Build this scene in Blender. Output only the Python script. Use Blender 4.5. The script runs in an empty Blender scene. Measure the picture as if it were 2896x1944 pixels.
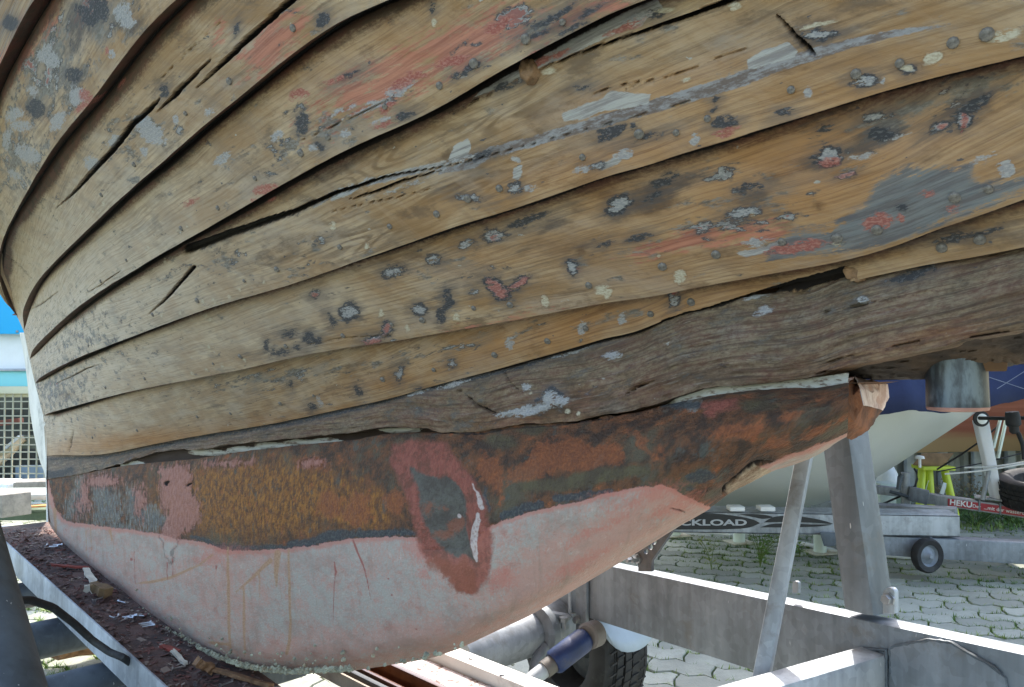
import bpy, bmesh, math, random
import numpy as np
from mathutils import Vector, Matrix
random.seed(7); rng = np.random.default_rng(7)
S = bpy.context.scene
COL = S.collection
# ---------------------------------------------------------------- camera
F, CX, CY, HZ, CAMZ = 2200.0, 1448.0, 972.0, 1050.0, 1.07
PITCH = math.atan((HZ - CY) / F)
cd = bpy.data.cameras.new('camera'); cam = bpy.data.objects.new('camera', cd); COL.objects.link(cam)
cam.location = (0, 0, CAMZ); cam.rotation_euler = (math.pi / 2 + PITCH, 0, 0)
cd.sensor_width = 36; cd.sensor_fit = 'HORIZONTAL'; cd.lens = 36 * F / 2896
cd.clip_start = 0.02; cd.clip_end = 500
cd.dof.use_dof = False; cd.dof.focus_distance = 1.55; cd.dof.aperture_fstop = 14.0
S.camera = cam
# ---------------------------------------------------------------- light
SUN_EL, SUN_AZ = math.radians(48), math.atan2(0.22, 0.97)      # azimuth of the sun, clockwise from +Y
W = bpy.data.worlds.new('World'); S.world = W; W.use_nodes = True
wn = W.node_tree; wn.nodes.clear()
sky = wn.nodes.new('ShaderNodeTexSky'); sky.sky_type = 'NISHITA'; sky.sun_disc = False
sky.sun_elevation = SUN_EL; sky.sun_rotation = SUN_AZ; sky.air_density = 1.2; sky.dust_density = 2.5
bg = wn.nodes.new('ShaderNodeBackground'); bg.inputs[1].default_value = 0.15
wo = wn.nodes.new('ShaderNodeOutputWorld')
wn.links.new(sky.outputs[0], bg.inputs[0]); wn.links.new(bg.outputs[0], wo.inputs[0])
sl = bpy.data.lights.new('sun', 'SUN'); sl.energy = 2.0; sl.angle = math.radians(0.5); sl.color = (1, .95, .87)
sun = bpy.data.objects.new('sun', sl); COL.objects.link(sun)
sdir = Vector((math.sin(SUN_AZ) * math.cos(SUN_EL), math.cos(SUN_AZ) * math.cos(SUN_EL), math.sin(SUN_EL)))
sun.rotation_euler = (-sdir).to_track_quat('-Z', 'Y').to_euler(); sun.location = sdir * 20
S.view_settings.view_transform = 'Standard'; S.view_settings.look = 'None'
S.view_settings.exposure = 2.0; S.view_settings.gamma = 1
S.view_settings.use_curve_mapping = False
S.render.engine = 'CYCLES'
S.cycles.max_bounces = 8; S.cycles.diffuse_bounces = 5
S.cycles.use_denoising = True
# ---------------------------------------------------------------- pixel <-> place (photo pixels of 2896 x 1944)
cp, sp = math.cos(PITCH), math.sin(PITCH)
def ray(px, py):
    a = (np.asarray(px, float) - CX) / F; b = -(np.asarray(py, float) - CY) / F
    x = a; y = cp - b * sp; z = sp + b * cp
    return x / y, np.ones_like(x / y), z / y                       # per metre of Y
def at(px, py, d):
    x, y, z = ray(px, py)
    return Vector((float(x) * d, d, CAMZ + float(z) * d))
def atz(px, py, z):
    r = ray(px, py); d = (z - CAMZ) / float(r[2])
    return at(px, py, d)
# ---------------------------------------------------------------- objects
def org(o):
    v = Vector((0, 0, 0))
    while o is not None:
        v = v + o.location; o = o.parent
    return v
def tag(o, label=None, cat=None, group=None, kind=None):
    if label: o['label'] = label
    if cat: o['category'] = cat
    if group: o['group'] = group
    if kind: o['kind'] = kind
    return o
def thing(name, loc, label, cat, group=None):
    o = bpy.data.objects.new(name, None); COL.objects.link(o); o.location = loc; o.empty_display_size = .1
    return tag(o, label, cat, group)
def link_mesh(name, me, mat, parent=None):
    """me in world coordinates: re-based on its thing (or its own lowest middle)"""
    o = bpy.data.objects.new(name, me); COL.objects.link(o)
    if parent is None:
        n = len(me.vertices); co = np.empty(n * 3); me.vertices.foreach_get('co', co); co = co.reshape(-1, 3)
        base = Vector(((co[:, 0].min() + co[:, 0].max()) / 2, (co[:, 1].min() + co[:, 1].max()) / 2, co[:, 2].min()))
        o.location = base
    else:
        base = org(parent); o.parent = parent
    me.transform(Matrix.Translation(-base))
    if mat is not None: me.materials.append(mat)
    return o
class MB:
    def __init__(s): s.b = bmesh.new()
    def box(s, p0, p1, w, h, up=(0, 0, 1), bev=0.003):
        p0, p1 = Vector(p0), Vector(p1); ax = (p1 - p0).normalized(); up = Vector(up)
        sd = ax.cross(up).normalized(); u = sd.cross(ax).normalized()
        t = bmesh.new(); vs = []
        for p in (p0, p1):
            for a, b in ((-1, -1), (1, -1), (1, 1), (-1, 1)):
                vs.append(t.verts.new(p + sd * a * w / 2 + u * b * h / 2))
        for f in ((0, 1, 2, 3), (7, 6, 5, 4), (0, 4, 5, 1), (1, 5, 6, 2), (2, 6, 7, 3), (3, 7, 4, 0)):
            t.faces.new([vs[i] for i in f])
        return s._take(t, bev)
    def _take(s, t, bev=0):
        if bev: bmesh.ops.bevel(t, geom=list(t.edges), offset=bev, segments=2, affect='EDGES', profile=.6)
        bmesh.ops.recalc_face_normals(t, faces=list(t.faces))
        me = bpy.data.meshes.new('tmp'); t.to_mesh(me); t.free(); s.b.from_mesh(me); bpy.data.meshes.remove(me); return s
    def hexa(s, pts, bev=0.003):
        """8 points: bottom four then top four, same winding"""
        t = bmesh.new(); vs = [t.verts.new(Vector(p)) for p in pts]
        for f in ((0, 1, 2, 3), (7, 6, 5, 4), (0, 4, 5, 1), (1, 5, 6, 2), (2, 6, 7, 3), (3, 7, 4, 0)):
            t.faces.new([vs[i] for i in f])
        return s._take(t, bev)
    def prism(s, poly, vec, bev=0.002):
        vec = Vector(vec); t = bmesh.new()
        a = [t.verts.new(Vector(p)) for p in poly]; b = [t.verts.new(Vector(p) + vec) for p in poly]
        n = len(poly); t.faces.new(a); t.faces.new(b[::-1])
        for i in range(n): t.faces.new([a[i], b[i], b[(i + 1) % n], a[(i + 1) % n]])
        return s._take(t, bev)
    def tube(s, pts, r, seg=14, cap=True):
        pts = [Vector(p) for p in pts]; rs = r if isinstance(r, (list, tuple)) else [r] * len(pts); t = s.b; rings = []
        ref = None
        for i, p in enumerate(pts):
            d = (pts[min(i + 1, len(pts) - 1)] - pts[max(i - 1, 0)]).normalized()
            if ref is None: ref = Vector((0, 0, 1)) if abs(d.z) < .9 else Vector((1, 0, 0))
            x = d.cross(ref).normalized(); y = d.cross(x).normalized()
            rings.append([t.verts.new(p + (x * math.cos(k * 2 * math.pi / seg) + y * math.sin(k * 2 * math.pi / seg)) * rs[i]) for k in range(seg)])
        for a, b in zip(rings, rings[1:]):
            for k in range(seg): t.faces.new([a[k], a[(k + 1) % seg], b[(k + 1) % seg], b[k]])
        if cap: t.faces.new(rings[0][::-1]); t.faces.new(rings[-1])
        return s
    def lathe(s, c, axis, prof, seg=32, closed=False):
        c = Vector(c); ax = Vector(axis).normalized(); x = ax.orthogonal().normalized(); y = ax.cross(x); t = s.b; rings = []
        for r, h in prof:
            rings.append([t.verts.new(c + ax * h + (x * math.cos(k * 2 * math.pi / seg) + y * math.sin(k * 2 * math.pi / seg)) * r) for k in range(seg)])
        n = len(rings)
        for i in range(n if closed else n - 1):
            a, b = rings[i], rings[(i + 1) % n]
            for k in range(seg): t.faces.new([a[k], a[(k + 1) % seg], b[(k + 1) % seg], b[k]])
        if not closed:
            t.faces.new(rings[0][::-1]); t.faces.new(rings[-1])
        return s
    def grid(s, rows):
        t = s.b; vv = [[t.verts.new(Vector(p)) for p in r] for r in rows]
        for a, b in zip(vv, vv[1:]):
            for i in range(len(a) - 1): t.faces.new([a[i], a[i + 1], b[i + 1], b[i]])
        return s
    def blob(s, c, r, sc=(1, 1, 1), noise=.2, sub=2, seed=0):
        t = bmesh.new(); bmesh.ops.create_icosphere(t, subdivisions=sub, radius=1); rr = random.Random(seed)
        ph = [rr.uniform(0, 6) for _ in range(6)]
        for v in t.verts:
            k = 1 + noise * (math.sin(v.co.x * 3 + ph[0]) * math.sin(v.co.y * 4 + ph[1]) + .5 * math.sin(v.co.z * 7 + ph[2]) * math.sin(v.co.x * 8 + ph[3])) + rr.uniform(-.3, .3) * noise * (1 if sub < 3 else .15)
            v.co = Vector((v.co.x * sc[0] * k * r, v.co.y * sc[1] * k * r, v.co.z * sc[2] * k * r)) + Vector(c)
        return s._take(t)
    def build(s, name, mat, parent=None, smooth=True, ang=40):
        bmesh.ops.recalc_face_normals(s.b, faces=list(s.b.faces))
        me = bpy.data.meshes.new(name); s.b.to_mesh(me); s.b.free()
        if smooth:
            for p in me.polygons: p.use_smooth = True
            try: me.set_sharp_from_angle(angle=math.radians(ang))
            except Exception: pass
        return link_mesh(name, me, mat, parent)
# ---------------------------------------------------------------- materials
def lin(r, g, b):
    return tuple((c / 255 / 12.92 if c / 255 <= .04045 else ((c / 255 + .055) / 1.055) ** 2.4) for c in (r, g, b)) + (1,)
class NT:
    def __init__(s, name):
        s.m = bpy.data.materials.new(name); s.m.use_nodes = True; s.t = s.m.node_tree; s.t.nodes.clear()
        s.out = s.t.nodes.new('ShaderNodeOutputMaterial'); s.p = s.t.nodes.new('ShaderNodeBsdfPrincipled')
        s.t.links.new(s.p.outputs[0], s.out.inputs[0])
    def put(s, sock, v):
        if hasattr(v, 'is_output') or isinstance(v, bpy.types.NodeSocket): s.t.links.new(v, sock)
        else:
            if sock.type == 'RGBA' and isinstance(v, tuple) and len(v) == 3: v = v + (1,)
            sock.default_value = v
    def node(s, k, **kw):
        n = s.t.nodes.new(k)
        for a, b in kw.items(): setattr(n, a, b)
        return n
    def attr(s, name, out='Fac'):
        n = s.node('ShaderNodeAttribute'); n.attribute_name = name; return n.outputs[out]
    def uv(s): return s.attr('uvm', 'Vector')
    def obj(s): return s.node('ShaderNodeTexCoord').outputs['Object']
    def geo(s): return s.node('ShaderNodeNewGeometry').outputs['Position']
    def scale(s, v, sc, off=(0, 0, 0)):
        n = s.node('ShaderNodeMapping'); s.put(n.inputs['Vector'], v); n.inputs['Scale'].default_value = sc; n.inputs['Location'].default_value = off; return n.outputs[0]
    def noise(s, v, sc=1, det=3, rough=.55, dist=0, out=0):
        n = s.node('ShaderNodeTexNoise'); s.put(n.inputs['Vector'], v); s.put(n.inputs['Scale'], sc)
        n.inputs['Detail'].default_value = det; n.inputs['Roughness'].default_value = rough; n.inputs['Distortion'].default_value = dist; return n.outputs[out]
    def voro(s, v, sc=1, feat='F1', out='Distance', rnd=1):
        n = s.node('ShaderNodeTexVoronoi', feature=feat); s.put(n.inputs['Vector'], v); n.inputs['Scale'].default_value = sc; n.inputs['Randomness'].default_value = rnd; return n.outputs[out]
    def math(s, op, a, b=0, c=None, clamp=False):
        n = s.node('ShaderNodeMath', operation=op); n.use_clamp = clamp; s.put(n.inputs[0], a); s.put(n.inputs[1], b)
        if c is not None: s.put(n.inputs[2], c)
        return n.outputs[0]
    def add(s, a, b): return s.math('ADD', a, b)
    def mul(s, a, b): return s.math('MULTIPLY', a, b)
    def step(s, x, lo, hi):
        n = s.node('ShaderNodeMapRange', interpolation_type='SMOOTHSTEP'); s.put(n.inputs[0], x); s.put(n.inputs[1], lo); s.put(n.inputs[2], hi); n.inputs[3].default_value = 0; n.inputs[4].default_value = 1; return n.outputs[0]
    def mix(s, f, a, b, mode='MIX'):
        n = s.node('ShaderNodeMix', data_type='RGBA', blend_type=mode); n.clamp_factor = True
        s.put(n.inputs[0], f); s.put(n.inputs[6], a); s.put(n.inputs[7], b); return n.outputs[2]
    def ramp(s, f, stops):
        n = s.node('ShaderNodeValToRGB'); s.put(n.inputs[0], f); e = n.color_ramp.elements
        while len(e) < len(stops): e.new(.5)
        for i, (p, c) in enumerate(stops): e[i].position = p; e[i].color = c if len(c) == 4 else c + (1,)
        return n.outputs[0]
    def warp(s, v, amt, nsc, off=3.3):
        """v + noise vector * amt"""
        n = s.noise(v, nsc, 2, out=1); a = s.node('ShaderNodeVectorMath', operation='SUBTRACT'); s.put(a.inputs[0], n); a.inputs[1].default_value = (.5, .5, .5)
        b = s.node('ShaderNodeVectorMath', operation='SCALE'); s.put(b.inputs[0], a.outputs[0]); b.inputs[3].default_value = amt
        c = s.node('ShaderNodeVectorMath', operation='ADD'); s.put(c.inputs[0], v); s.put(c.inputs[1], b.outputs[0]); return c.outputs[0]
    def bump(s, h, dist=.002, st=1.0):
        n = s.node('ShaderNodeBump'); s.put(n.inputs['Height'], h); n.inputs['Distance'].default_value = dist; n.inputs['Strength'].default_value = st; s.t.links.new(n.outputs[0], s.p.inputs['Normal'])
    def done(s, col, rough=.7, metal=0, spec=.5):
        s.put(s.p.inputs['Base Color'], col); s.put(s.p.inputs['Roughness'], rough); s.put(s.p.inputs['Metallic'], metal); s.put(s.p.inputs['Specular IOR Level'], spec); return s.m
def simple(name, c, rough=.6, metal=0, var=.25, sc=8, dirt=None, bump=.001):
    n = NT(name); o = n.obj(); f = n.noise(o, sc, 5, .6); g = n.noise(o, sc * 9, 3)
    d = tuple(x * (1 - var) for x in c[:3]) + (1,); l = tuple(min(1, x * (1 + var * .6)) for x in c[:3]) + (1,)
    col = n.mix(n.step(f, .3, .7), d, l); col = n.mix(n.mul(n.step(g, .5, .75), .35), col, d)
    if dirt: col = n.mix(n.mul(n.step(n.noise(o, sc * .6, 6, .7), .52, .68), .6), col, dirt)
    if bump: n.bump(g, bump, .5)
    return n.done(col, rough, metal)
def galv(name, c=(.36, .39, .42), metal=.35, rough=.55):
    n = NT(name); o = n.obj()
    sp_ = n.voro(n.warp(o, .02, 20), 60, out='Color'); bw = n.node('ShaderNodeRGBToBW'); n.put(bw.inputs[0], sp_)
    big = n.noise(n.scale(o, (5, 5, 2.2)), 1, 5, .6); drip = n.noise(n.scale(o, (38, 38, 2.5)), 1, 3, .6)
    v = n.add(n.mul(big, .9), n.mul(bw.outputs[0], .12)); v = n.add(v, n.mul(drip, .35))
    d = tuple(x * .55 for x in c) + (1,); l = tuple(min(1, x * 1.25) for x in c) + (1,)
    col = n.mix(n.step(v, .45, .95), d, l)
    col = n.mix(n.mul(n.step(n.noise(o, 11, 6, .7), .56, .7), .45), col, (.16, .14, .12, 1))
    col = n.mix(n.step(n.noise(n.scale(o, (130, 130, 25)), 1, 2), .73, .78), col, (.62, .63, .63, 1))
    n.bump(n.add(big, n.mul(drip, .4)), .003, .35)
    return n.done(col, n.add(n.mul(big, .3), rough - .12), metal)
# ================================================================= THE OLD BOAT
A0, B0 = .27, .00038                                   # keel plane: 1/depth = A0 + B0 * px
KN = np.array([-2200 * B0, -(A0 + 1448 * B0), 0.0]); KD = 1 / np.linalg.norm(KN); KN = KN * KD   # outward normal, camera distance
KT = np.array([-KN[1], KN[0], 0.0])                    # along the keel, to the bow
nV, tV = Vector(KN), Vector(KT)
def keel_pt(s, q, z):                                  # s along, q out to the camera side, z up
    p = KN * (q - KD) + KT * s
    return Vector((p[0], p[1], z))
def srt(pts): return np.array(sorted(pts), float)
SEAM = dict(
 z=[(-52,680),(-66,560),(-160,250),(-60,0),(30,-130),(250,-520),(800,-1050),(1600,-1550),(2400,-1900),(3100,-2100)],
 a=[(38,880),(8,828),(-15,790),(-48,690),(-60,560),(-45,400),(0,234),(45,150),(79,86),(129,0),(240,-150),(400,-330),(900,-750),(1600,-1150),(2400,-1450),(3100,-1650)],
 b=[(53,905),(50,885),(36,862),(10,824),(0,790),(-3,745),(0,707),(7,682),(34,627),(76,558),(117,500),(145,444),(207,368),(300,262),(424,100),(527,0),(700,-140),(1000,-330),(1600,-620),(2300,-850),(3100,-1050)],
 d=[(67,937),(79,872),(103,806),(155,748),(224,682),(300,610),(379,534),(489,444),(620,331),(700,269),(820,172),(948,79),(1027,34),(1110,0),(1400,-130),(1900,-330),(2500,-500),(3100,-650)],
 e=[(83,1016),(120,975),(172,923),(248,858),(310,813),(379,769),(482,703),(585,645),(689,586),(800,519),(941,441),(1044,389),(1182,327),(1285,279),(1400,209),(1572,114),(1710,45),(1806,0),(2200,-130),(2600,-240),(3100,-360)],
 g=[(99,1085),(172,1040),(241,1006),(310,977),(413,934),(482,906),(585,866),(689,831),(838,788),(975,738),(1079,700),(1217,650),(1354,603),(1500,558),(1658,500),(1882,430),(2096,365),(2268,310),(2440,255),(2544,224),(2716,179),(2896,134),(3100,85)],
 h=[(122,1176),(268,1132),(383,1096),(497,1071),(612,1046),(700,1028),(838,992),(975,965),(1113,944),(1251,918),(1389,894),(1503,870),(1607,849),(1710,829),(1813,812),(1917,793),(2020,775),(2200,741),(2330,716),(2410,700),(2475,682),(2578,648),(2681,606),(2785,570),(2896,530),(3100,450)],
 i=[(130,1290),(176,1286),(279,1282),(341,1272),(444,1248),(582,1220),(685,1203),(800,1182),(955,1148),(1103,1114),(1248,1072),(1351,1045),(1503,1002),(1607,972),(1710,941),(1796,920),(1917,872),(2020,846),(2120,826),(2268,808),(2400,775),(2471,758),(2613,727),(2750,703),(2896,674),(3100,630)],
 j=[(131,1356),(238,1339),(351,1318),(444,1308),(548,1298),(720,1273),(900,1253),(1000,1245),(1110,1226),(1248,1222),(1368,1218),(1454,1201),(1600,1191),(1720,1176),(1870,1150),(1950,1131),(2085,1112),(2196,1106),(2300,1098),(2403,1082)],
 k=[(136,1477),(164,1518),(234,1588),(312,1653),(411,1735),(493,1793),(600,1856),(704,1892),(808,1905),(895,1903),(1016,1896),(1120,1879),(1224,1858),(1304,1832),(1408,1782),(1512,1733),(1616,1674),(1720,1612),(1824,1549),(1927,1484),(1990,1448),(2040,1412),(2080,1388),(2130,1362),(2182,1334),(2250,1313),(2299,1296),(2395,1240)],
)
def dense(pts, n=40):
    p = np.array(pts, float); q = np.vstack([2 * p[0] - p[1], p, 2 * p[-1] - p[-2]]); out = []
    for i in range(1, len(q) - 2):
        p0, p1, p2, p3 = q[i - 1], q[i], q[i + 1], q[i + 2]
        t0 = 0; t1 = np.sqrt(np.linalg.norm(p1 - p0)) + 1e-6; t2 = t1 + np.sqrt(np.linalg.norm(p2 - p1)) + 1e-6; t3 = t2 + np.sqrt(np.linalg.norm(p3 - p2)) + 1e-6
        t = np.linspace(t1, t2, n, endpoint=False)[:, None]
        a1 = (t1 - t) / (t1 - t0) * p0 + (t - t0) / (t1 - t0) * p1; a2 = (t2 - t) / (t2 - t1) * p1 + (t - t1) / (t2 - t1) * p2; a3 = (t3 - t) / (t3 - t2) * p2 + (t - t2) / (t3 - t2) * p3
        b1 = (t2 - t) / (t2 - t0) * a1 + (t - t0) / (t2 - t0) * a2; b2 = (t3 - t) / (t3 - t1) * a2 + (t - t1) / (t3 - t1) * a3
        out.append((t2 - t) / (t2 - t1) * b1 + (t - t1) / (t2 - t1) * b2)
    out.append(p[-1:]); return np.vstack(out)
def smooth(d, w=70.0):
    L = np.concatenate([[0], np.cumsum(np.linalg.norm(np.diff(d, axis=0), axis=1))]); t = np.arange(0, L[-1], 8.0); e = np.stack([np.interp(t, L, d[:, i]) for i in (0, 1)], 1)
    k = int(w / 8); ker = np.hanning(2 * k + 3)[1:-1]; ker /= ker.sum(); p = np.vstack([2 * e[:1] - e[1:k + 2][::-1], e, 2 * e[-1:] - e[-k - 2:-1][::-1]])
    return np.vstack([d[:1], np.stack([np.convolve(p[:, i], ker, 'same')[k + 1:-k - 1] for i in (0, 1)], 1), d[-1:]])
def resample(pts, tau, sm=0):
    d = dense(pts)
    if sm: d = smooth(d, sm)
    pass; L = np.concatenate([[0], np.cumsum(np.linalg.norm(np.diff(d, axis=0), axis=1))]); L /= L[-1]
    return np.interp(tau, L, d[:, 0]), np.interp(tau, L, d[:, 1])
SI = dense(SEAM['i'])
POST = np.array([(50, 895), (70, 960), (90, 1050), (122, 1178), (131, 1290)], float)
def seg_dist(X, Y, pts):
    best = np.full(X.shape, 1e9)
    for (x0, y0), (x1, y1) in zip(pts, pts[1:]):
        dx, dy = x1 - x0, y1 - y0; t = np.clip(((X - x0) * dx + (Y - y0) * dy) / (dx * dx + dy * dy + 1e-9), 0, 1)
        best = np.minimum(best, np.hypot(X - x0 - t * dx, Y - y0 - t * dy))
    return best
def invd_hull(X, Y):
    h = np.maximum(0, np.interp(X, SI[:, 0], SI[:, 1]) - Y); h = h - np.minimum(h, 2600) ** 2 / 7000
    r = seg_dist(X, Y, POST); w = 1 - np.exp(-(r / 230) ** 1.3)
    i0 = A0 + B0 * X
    return i0 + .0005 * h * w + .08 * i0 ** 2
def pts3(X, Y, inv):
    x, y, z = ray(X, Y); d = 1 / inv
    return np.stack([x * d, y * d, CAMZ + z * d], -1)
# ---- fields (signed distance in photo pixels to features lying on the surface)
def f_ell(X, Y, l):
    o = np.full(X.shape, -40.)
    for e in l:
        x, y, rx, ry = e[:4]; a = math.radians(e[4]) if len(e) > 4 else 0
        u = (X - x) * math.cos(a) + (Y - y) * math.sin(a); v = -(X - x) * math.sin(a) + (Y - y) * math.cos(a)
        o = np.maximum(o, (1 - np.sqrt((u / rx) ** 2 + (v / ry) ** 2)) * min(rx, ry))
    return o
def f_poly(X, Y, polys):
    o = np.full(X.shape, -40.)
    for p in polys:
        p = np.array(p, float); d = seg_dist(X, Y, np.vstack([p, p[:1]])); ins = np.zeros(X.shape, bool)
        for (x0, y0), (x1, y1) in zip(p, np.roll(p, -1, 0)):
            c = ((y0 > Y) != (y1 > Y)) & (X < (x1 - x0) * (Y - y0) / (y1 - y0 + 1e-9) + x0); ins ^= c
        o = np.maximum(o, np.where(ins, d, -d))
    return o
def f_line(X, Y, lines):
    o = np.full(X.shape, -40.)
    for pts in lines:
        for (x0, y0, w0), (x1, y1, w1) in zip(pts, pts[1:]):
            dx, dy = x1 - x0, y1 - y0; t = np.clip(((X - x0) * dx + (Y - y0) * dy) / (dx * dx + dy * dy + 1e-9), 0, 1)
            o = np.maximum(o, w0 + (w1 - w0) * t - np.hypot(X - x0 - t * dx, Y - y0 - t * dy))
    return o
def f_soft(X, Y, l):
    o = np.zeros(X.shape)
    for e in l:
        x, y, rx, ry = e[:4]; a = math.radians(e[4]) if len(e) > 4 else 0; k = e[5] if len(e) > 5 else 1
        u = (X - x) * math.cos(a) + (Y - y) * math.sin(a); v = -(X - x) * math.sin(a) + (Y - y) * math.cos(a)
        o = np.maximum(o, k * np.exp(-((u / rx) ** 2 + (v / ry) ** 2)))
    return o
# value noise for geometry
def vnoise(x, y, seed=0):
    r = np.random.default_rng(seed).random((64, 64)); xi = np.floor(x).astype(int); yi = np.floor(y).astype(int); fx = x - xi; fy = y - yi
    fx = fx * fx * (3 - 2 * fx); fy = fy * fy * (3 - 2 * fy)
    g = lambda a, b: r[a % 64, b % 64]
    return (g(xi, yi) * (1 - fx) + g(xi + 1, yi) * fx) * (1 - fy) + (g(xi, yi + 1) * (1 - fx) + g(xi + 1, yi + 1) * fx) * fy
def fbm(x, y, seed=0, o=4):
    v = 0; a = .5
    for k in range(o): v = v + a * vnoise(x * 2 ** k, y * 2 ** k, seed + k); a *= .5
    return v
# ---- features seen on the planking
DG = [(1000,867,28,30,10),(1199,858,27,20,15),(1234,727,22,18),(1117,762,34,17,-10),(896,822,18,13),(1402,660,38,17,-5),(1320,685,26,12,-12),(1351,810,12,9,30),(1420,797,46,27,38),(1482,780,40,17,-25),(1110,908,19,20),(1072,937,32,14,-15),
      (1755,569,42,26,-20),(2113,583,58,14,-8),(2485,324,50,14,-8),(2351,434,50,26,-5),(2402,482,30,13,-15),(2661,348,36,13,-22),(2730,331,26,25,-20),(1481,508,24,16),(1906,837,20,20),(1136,1048,13,22),(1634,738,22,25,10),(2461,203,38,19,-8),(2585,172,30,15),(2330,86,50,18,-8),(1713,444,28,12,-10),(1282,1019,11,13),(1350,540,40,11,10)]
DARK = [(948,893,12,20,-15),(1278,835,15,34,12),(1265,870,18,20),(834,930,20,9),(886,940,16,14,40),(905,945,18,10,-30),(770,960,10,16),(865,968,15,7),(807,978,36,8,-5),(1500,617,64,12,-16),(1713,672,24,8,-5),(1810,655,32,11,-20),(1880,505,52,13,-20),(1744,355,46,17,-22),(1806,338,12,12),(1848,365,38,6,-20),
        (2068,324,40,17,-10),(2037,265,12,9),(2040,290,11,8),(1655,238,24,8),(1858,38,34,15,-20),(1434,240,34,11,-10),(2237,293,24,9,-20),(2492,372,34,20),(2330,358,24,9,-15),(2750,293,66,16,-30),(1019,1095,10,12),(888,1138,13,10),(822,1086,8,10),(1190,1084,10,8),
        (870,340,22,26,10),(925,400,16,14),(1360,175,26,12,-25),(1330,195,30,10,-25),(1570,45,60,9,-28),(1640,70,50,9,-28),(1600,25,60,8,-28),(1690,20,40,10,-28),(1540,85,40,7,-28),(1230,20,12,14),(950,45,20,24,20),(1170,310,30,12,-20),(2560,560,20,8),(1850,550,30,10,-20),(2130,520,40,10,-15),(2700,660,60,8,-12),(2590,770,52,14,-14),(2800,640,46,9,-14),
        (260,40,50,20,30),(300,20,40,26,40),(235,205,30,18),(115,300,30,26,30),(60,60,26,22),(480,250,14,22,30),(690,80,10,20),(1365,430,40,10,-18),(1000,210,30,8,-25)]
GREY = [(1010,520,78,8,-21),(920,560,46,6,-24),(1130,525,26,5,-16),(1190,503,30,5,-16),(1290,455,60,7,-24),(1985,368,16,16),(1527,508,20,9),(1651,913,14,17),(1765,886,12,13),(1452,961,13,16),(910,1122,8,12),(1779,413,22,14,-20),(1665,458,24,9,-15),(2506,200,7,8),(2540,379,34,6,-15),(2440,430,40,7,-12),(2303,245,10,16),(2854,444,24,24),(2790,425,40,7,-20),(1135,245,30,10,-22),(1165,238,38,12,-30),(1090,280,40,10,-25),(1050,300,30,6,-25),(1105,325,26,7,-30),(985,300,40,7,-25),
        (130,150,20,30,20),(162,165,20,26),(105,255,22,14),(52,320,30,16,-20),(70,350,34,14),(100,425,42,22,20),(190,330,22,34,35),(245,260,30,26,30),(55,480,28,14,20),(380,40,26,40,-30),(345,145,12,14),(445,360,52,30,30),(410,335,26,20),(275,455,26,22,20),(330,395,20,24,30),(30,390,16,30),(430,420,16,12),(640,440,30,13,-30),(520,330,12,16),(620,300,16,12),(800,375,14,16),(905,405,10,12),(1000,360,16,10),
        (2150,660,40,8,-8),(1800,55,60,16,-22)]
RED = [(1420,797,34,16,38),(1482,780,32,10,-25),(1110,908,11,12),(1072,940,26,8,-15),(1402,662,9,7),(896,824,9,7),(2075,350,36,12,-15),(2351,446,32,11,-5),(2402,482,22,7,-15),(2665,346,16,6,-22),(2730,335,10,22,15),(2492,600,44,22,-15),(2268,668,90,13,-10),(2560,585,14,9),(2710,560,16,10),(2640,520,20,8),(1906,820,8,8),
       (780,520,34,16,-15),(1160,225,36,14,-20),(1115,290,30,13,-20),(1200,200,26,14),(855,265,26,12,-10),(960,225,40,8,-18),(1110,335,30,8,-20),(1300,165,50,12,-20),(1430,60,50,16,-25),(1550,165,60,10,-24),(1770,75,70,10,-24),(1545,140,30,8,-24),(345,235,20,10,-60),(265,285,30,14,-50),(330,135,10,14),(270,260,22,18,30),(760,560,20,10),(560,560,20,8,-20)]
CREAM = [(1558,825,14,16),(1724,793,30,14,-5),(1740,800,14,18),(1937,751,21,21),(1309,876,11,14),(1089,870,9,14),(1170,906,9,12),(955,629,10,15,-25),(1060,677,9,9),(1558,198,30,10,-15),(1954,215,16,9),(1885,26,38,10,-8),(2085,14,24,14),(2654,141,34,17,-25),(2580,168,24,11),(2847,79,64,15,-14),(2323,60,60,8,-12),(2380,655,24,8,-10),(2140,590,12,6),(1115,1215,28,6,-8),(1870,700,6,6),(1240,60,10,14)] + \
        [(x, y, 6, 10, -25) for x, y in ((267,608),(377,662),(470,738),(520,817),(554,627),(444,688),(525,643),(671,822),(699,805),(768,781),(597,839),(625,834),(587,896),(604,972),(312,562),(286,586),(603,1029),(649,1018),(820,1010),(560,1040),(480,880),(530,872),(710,1000),(600,905),(245,600))] + \
        [(x, y, 24, 3.2, -16) for x, y in ((1130,525),(1190,503),(1060,538),(985,548))]
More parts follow.
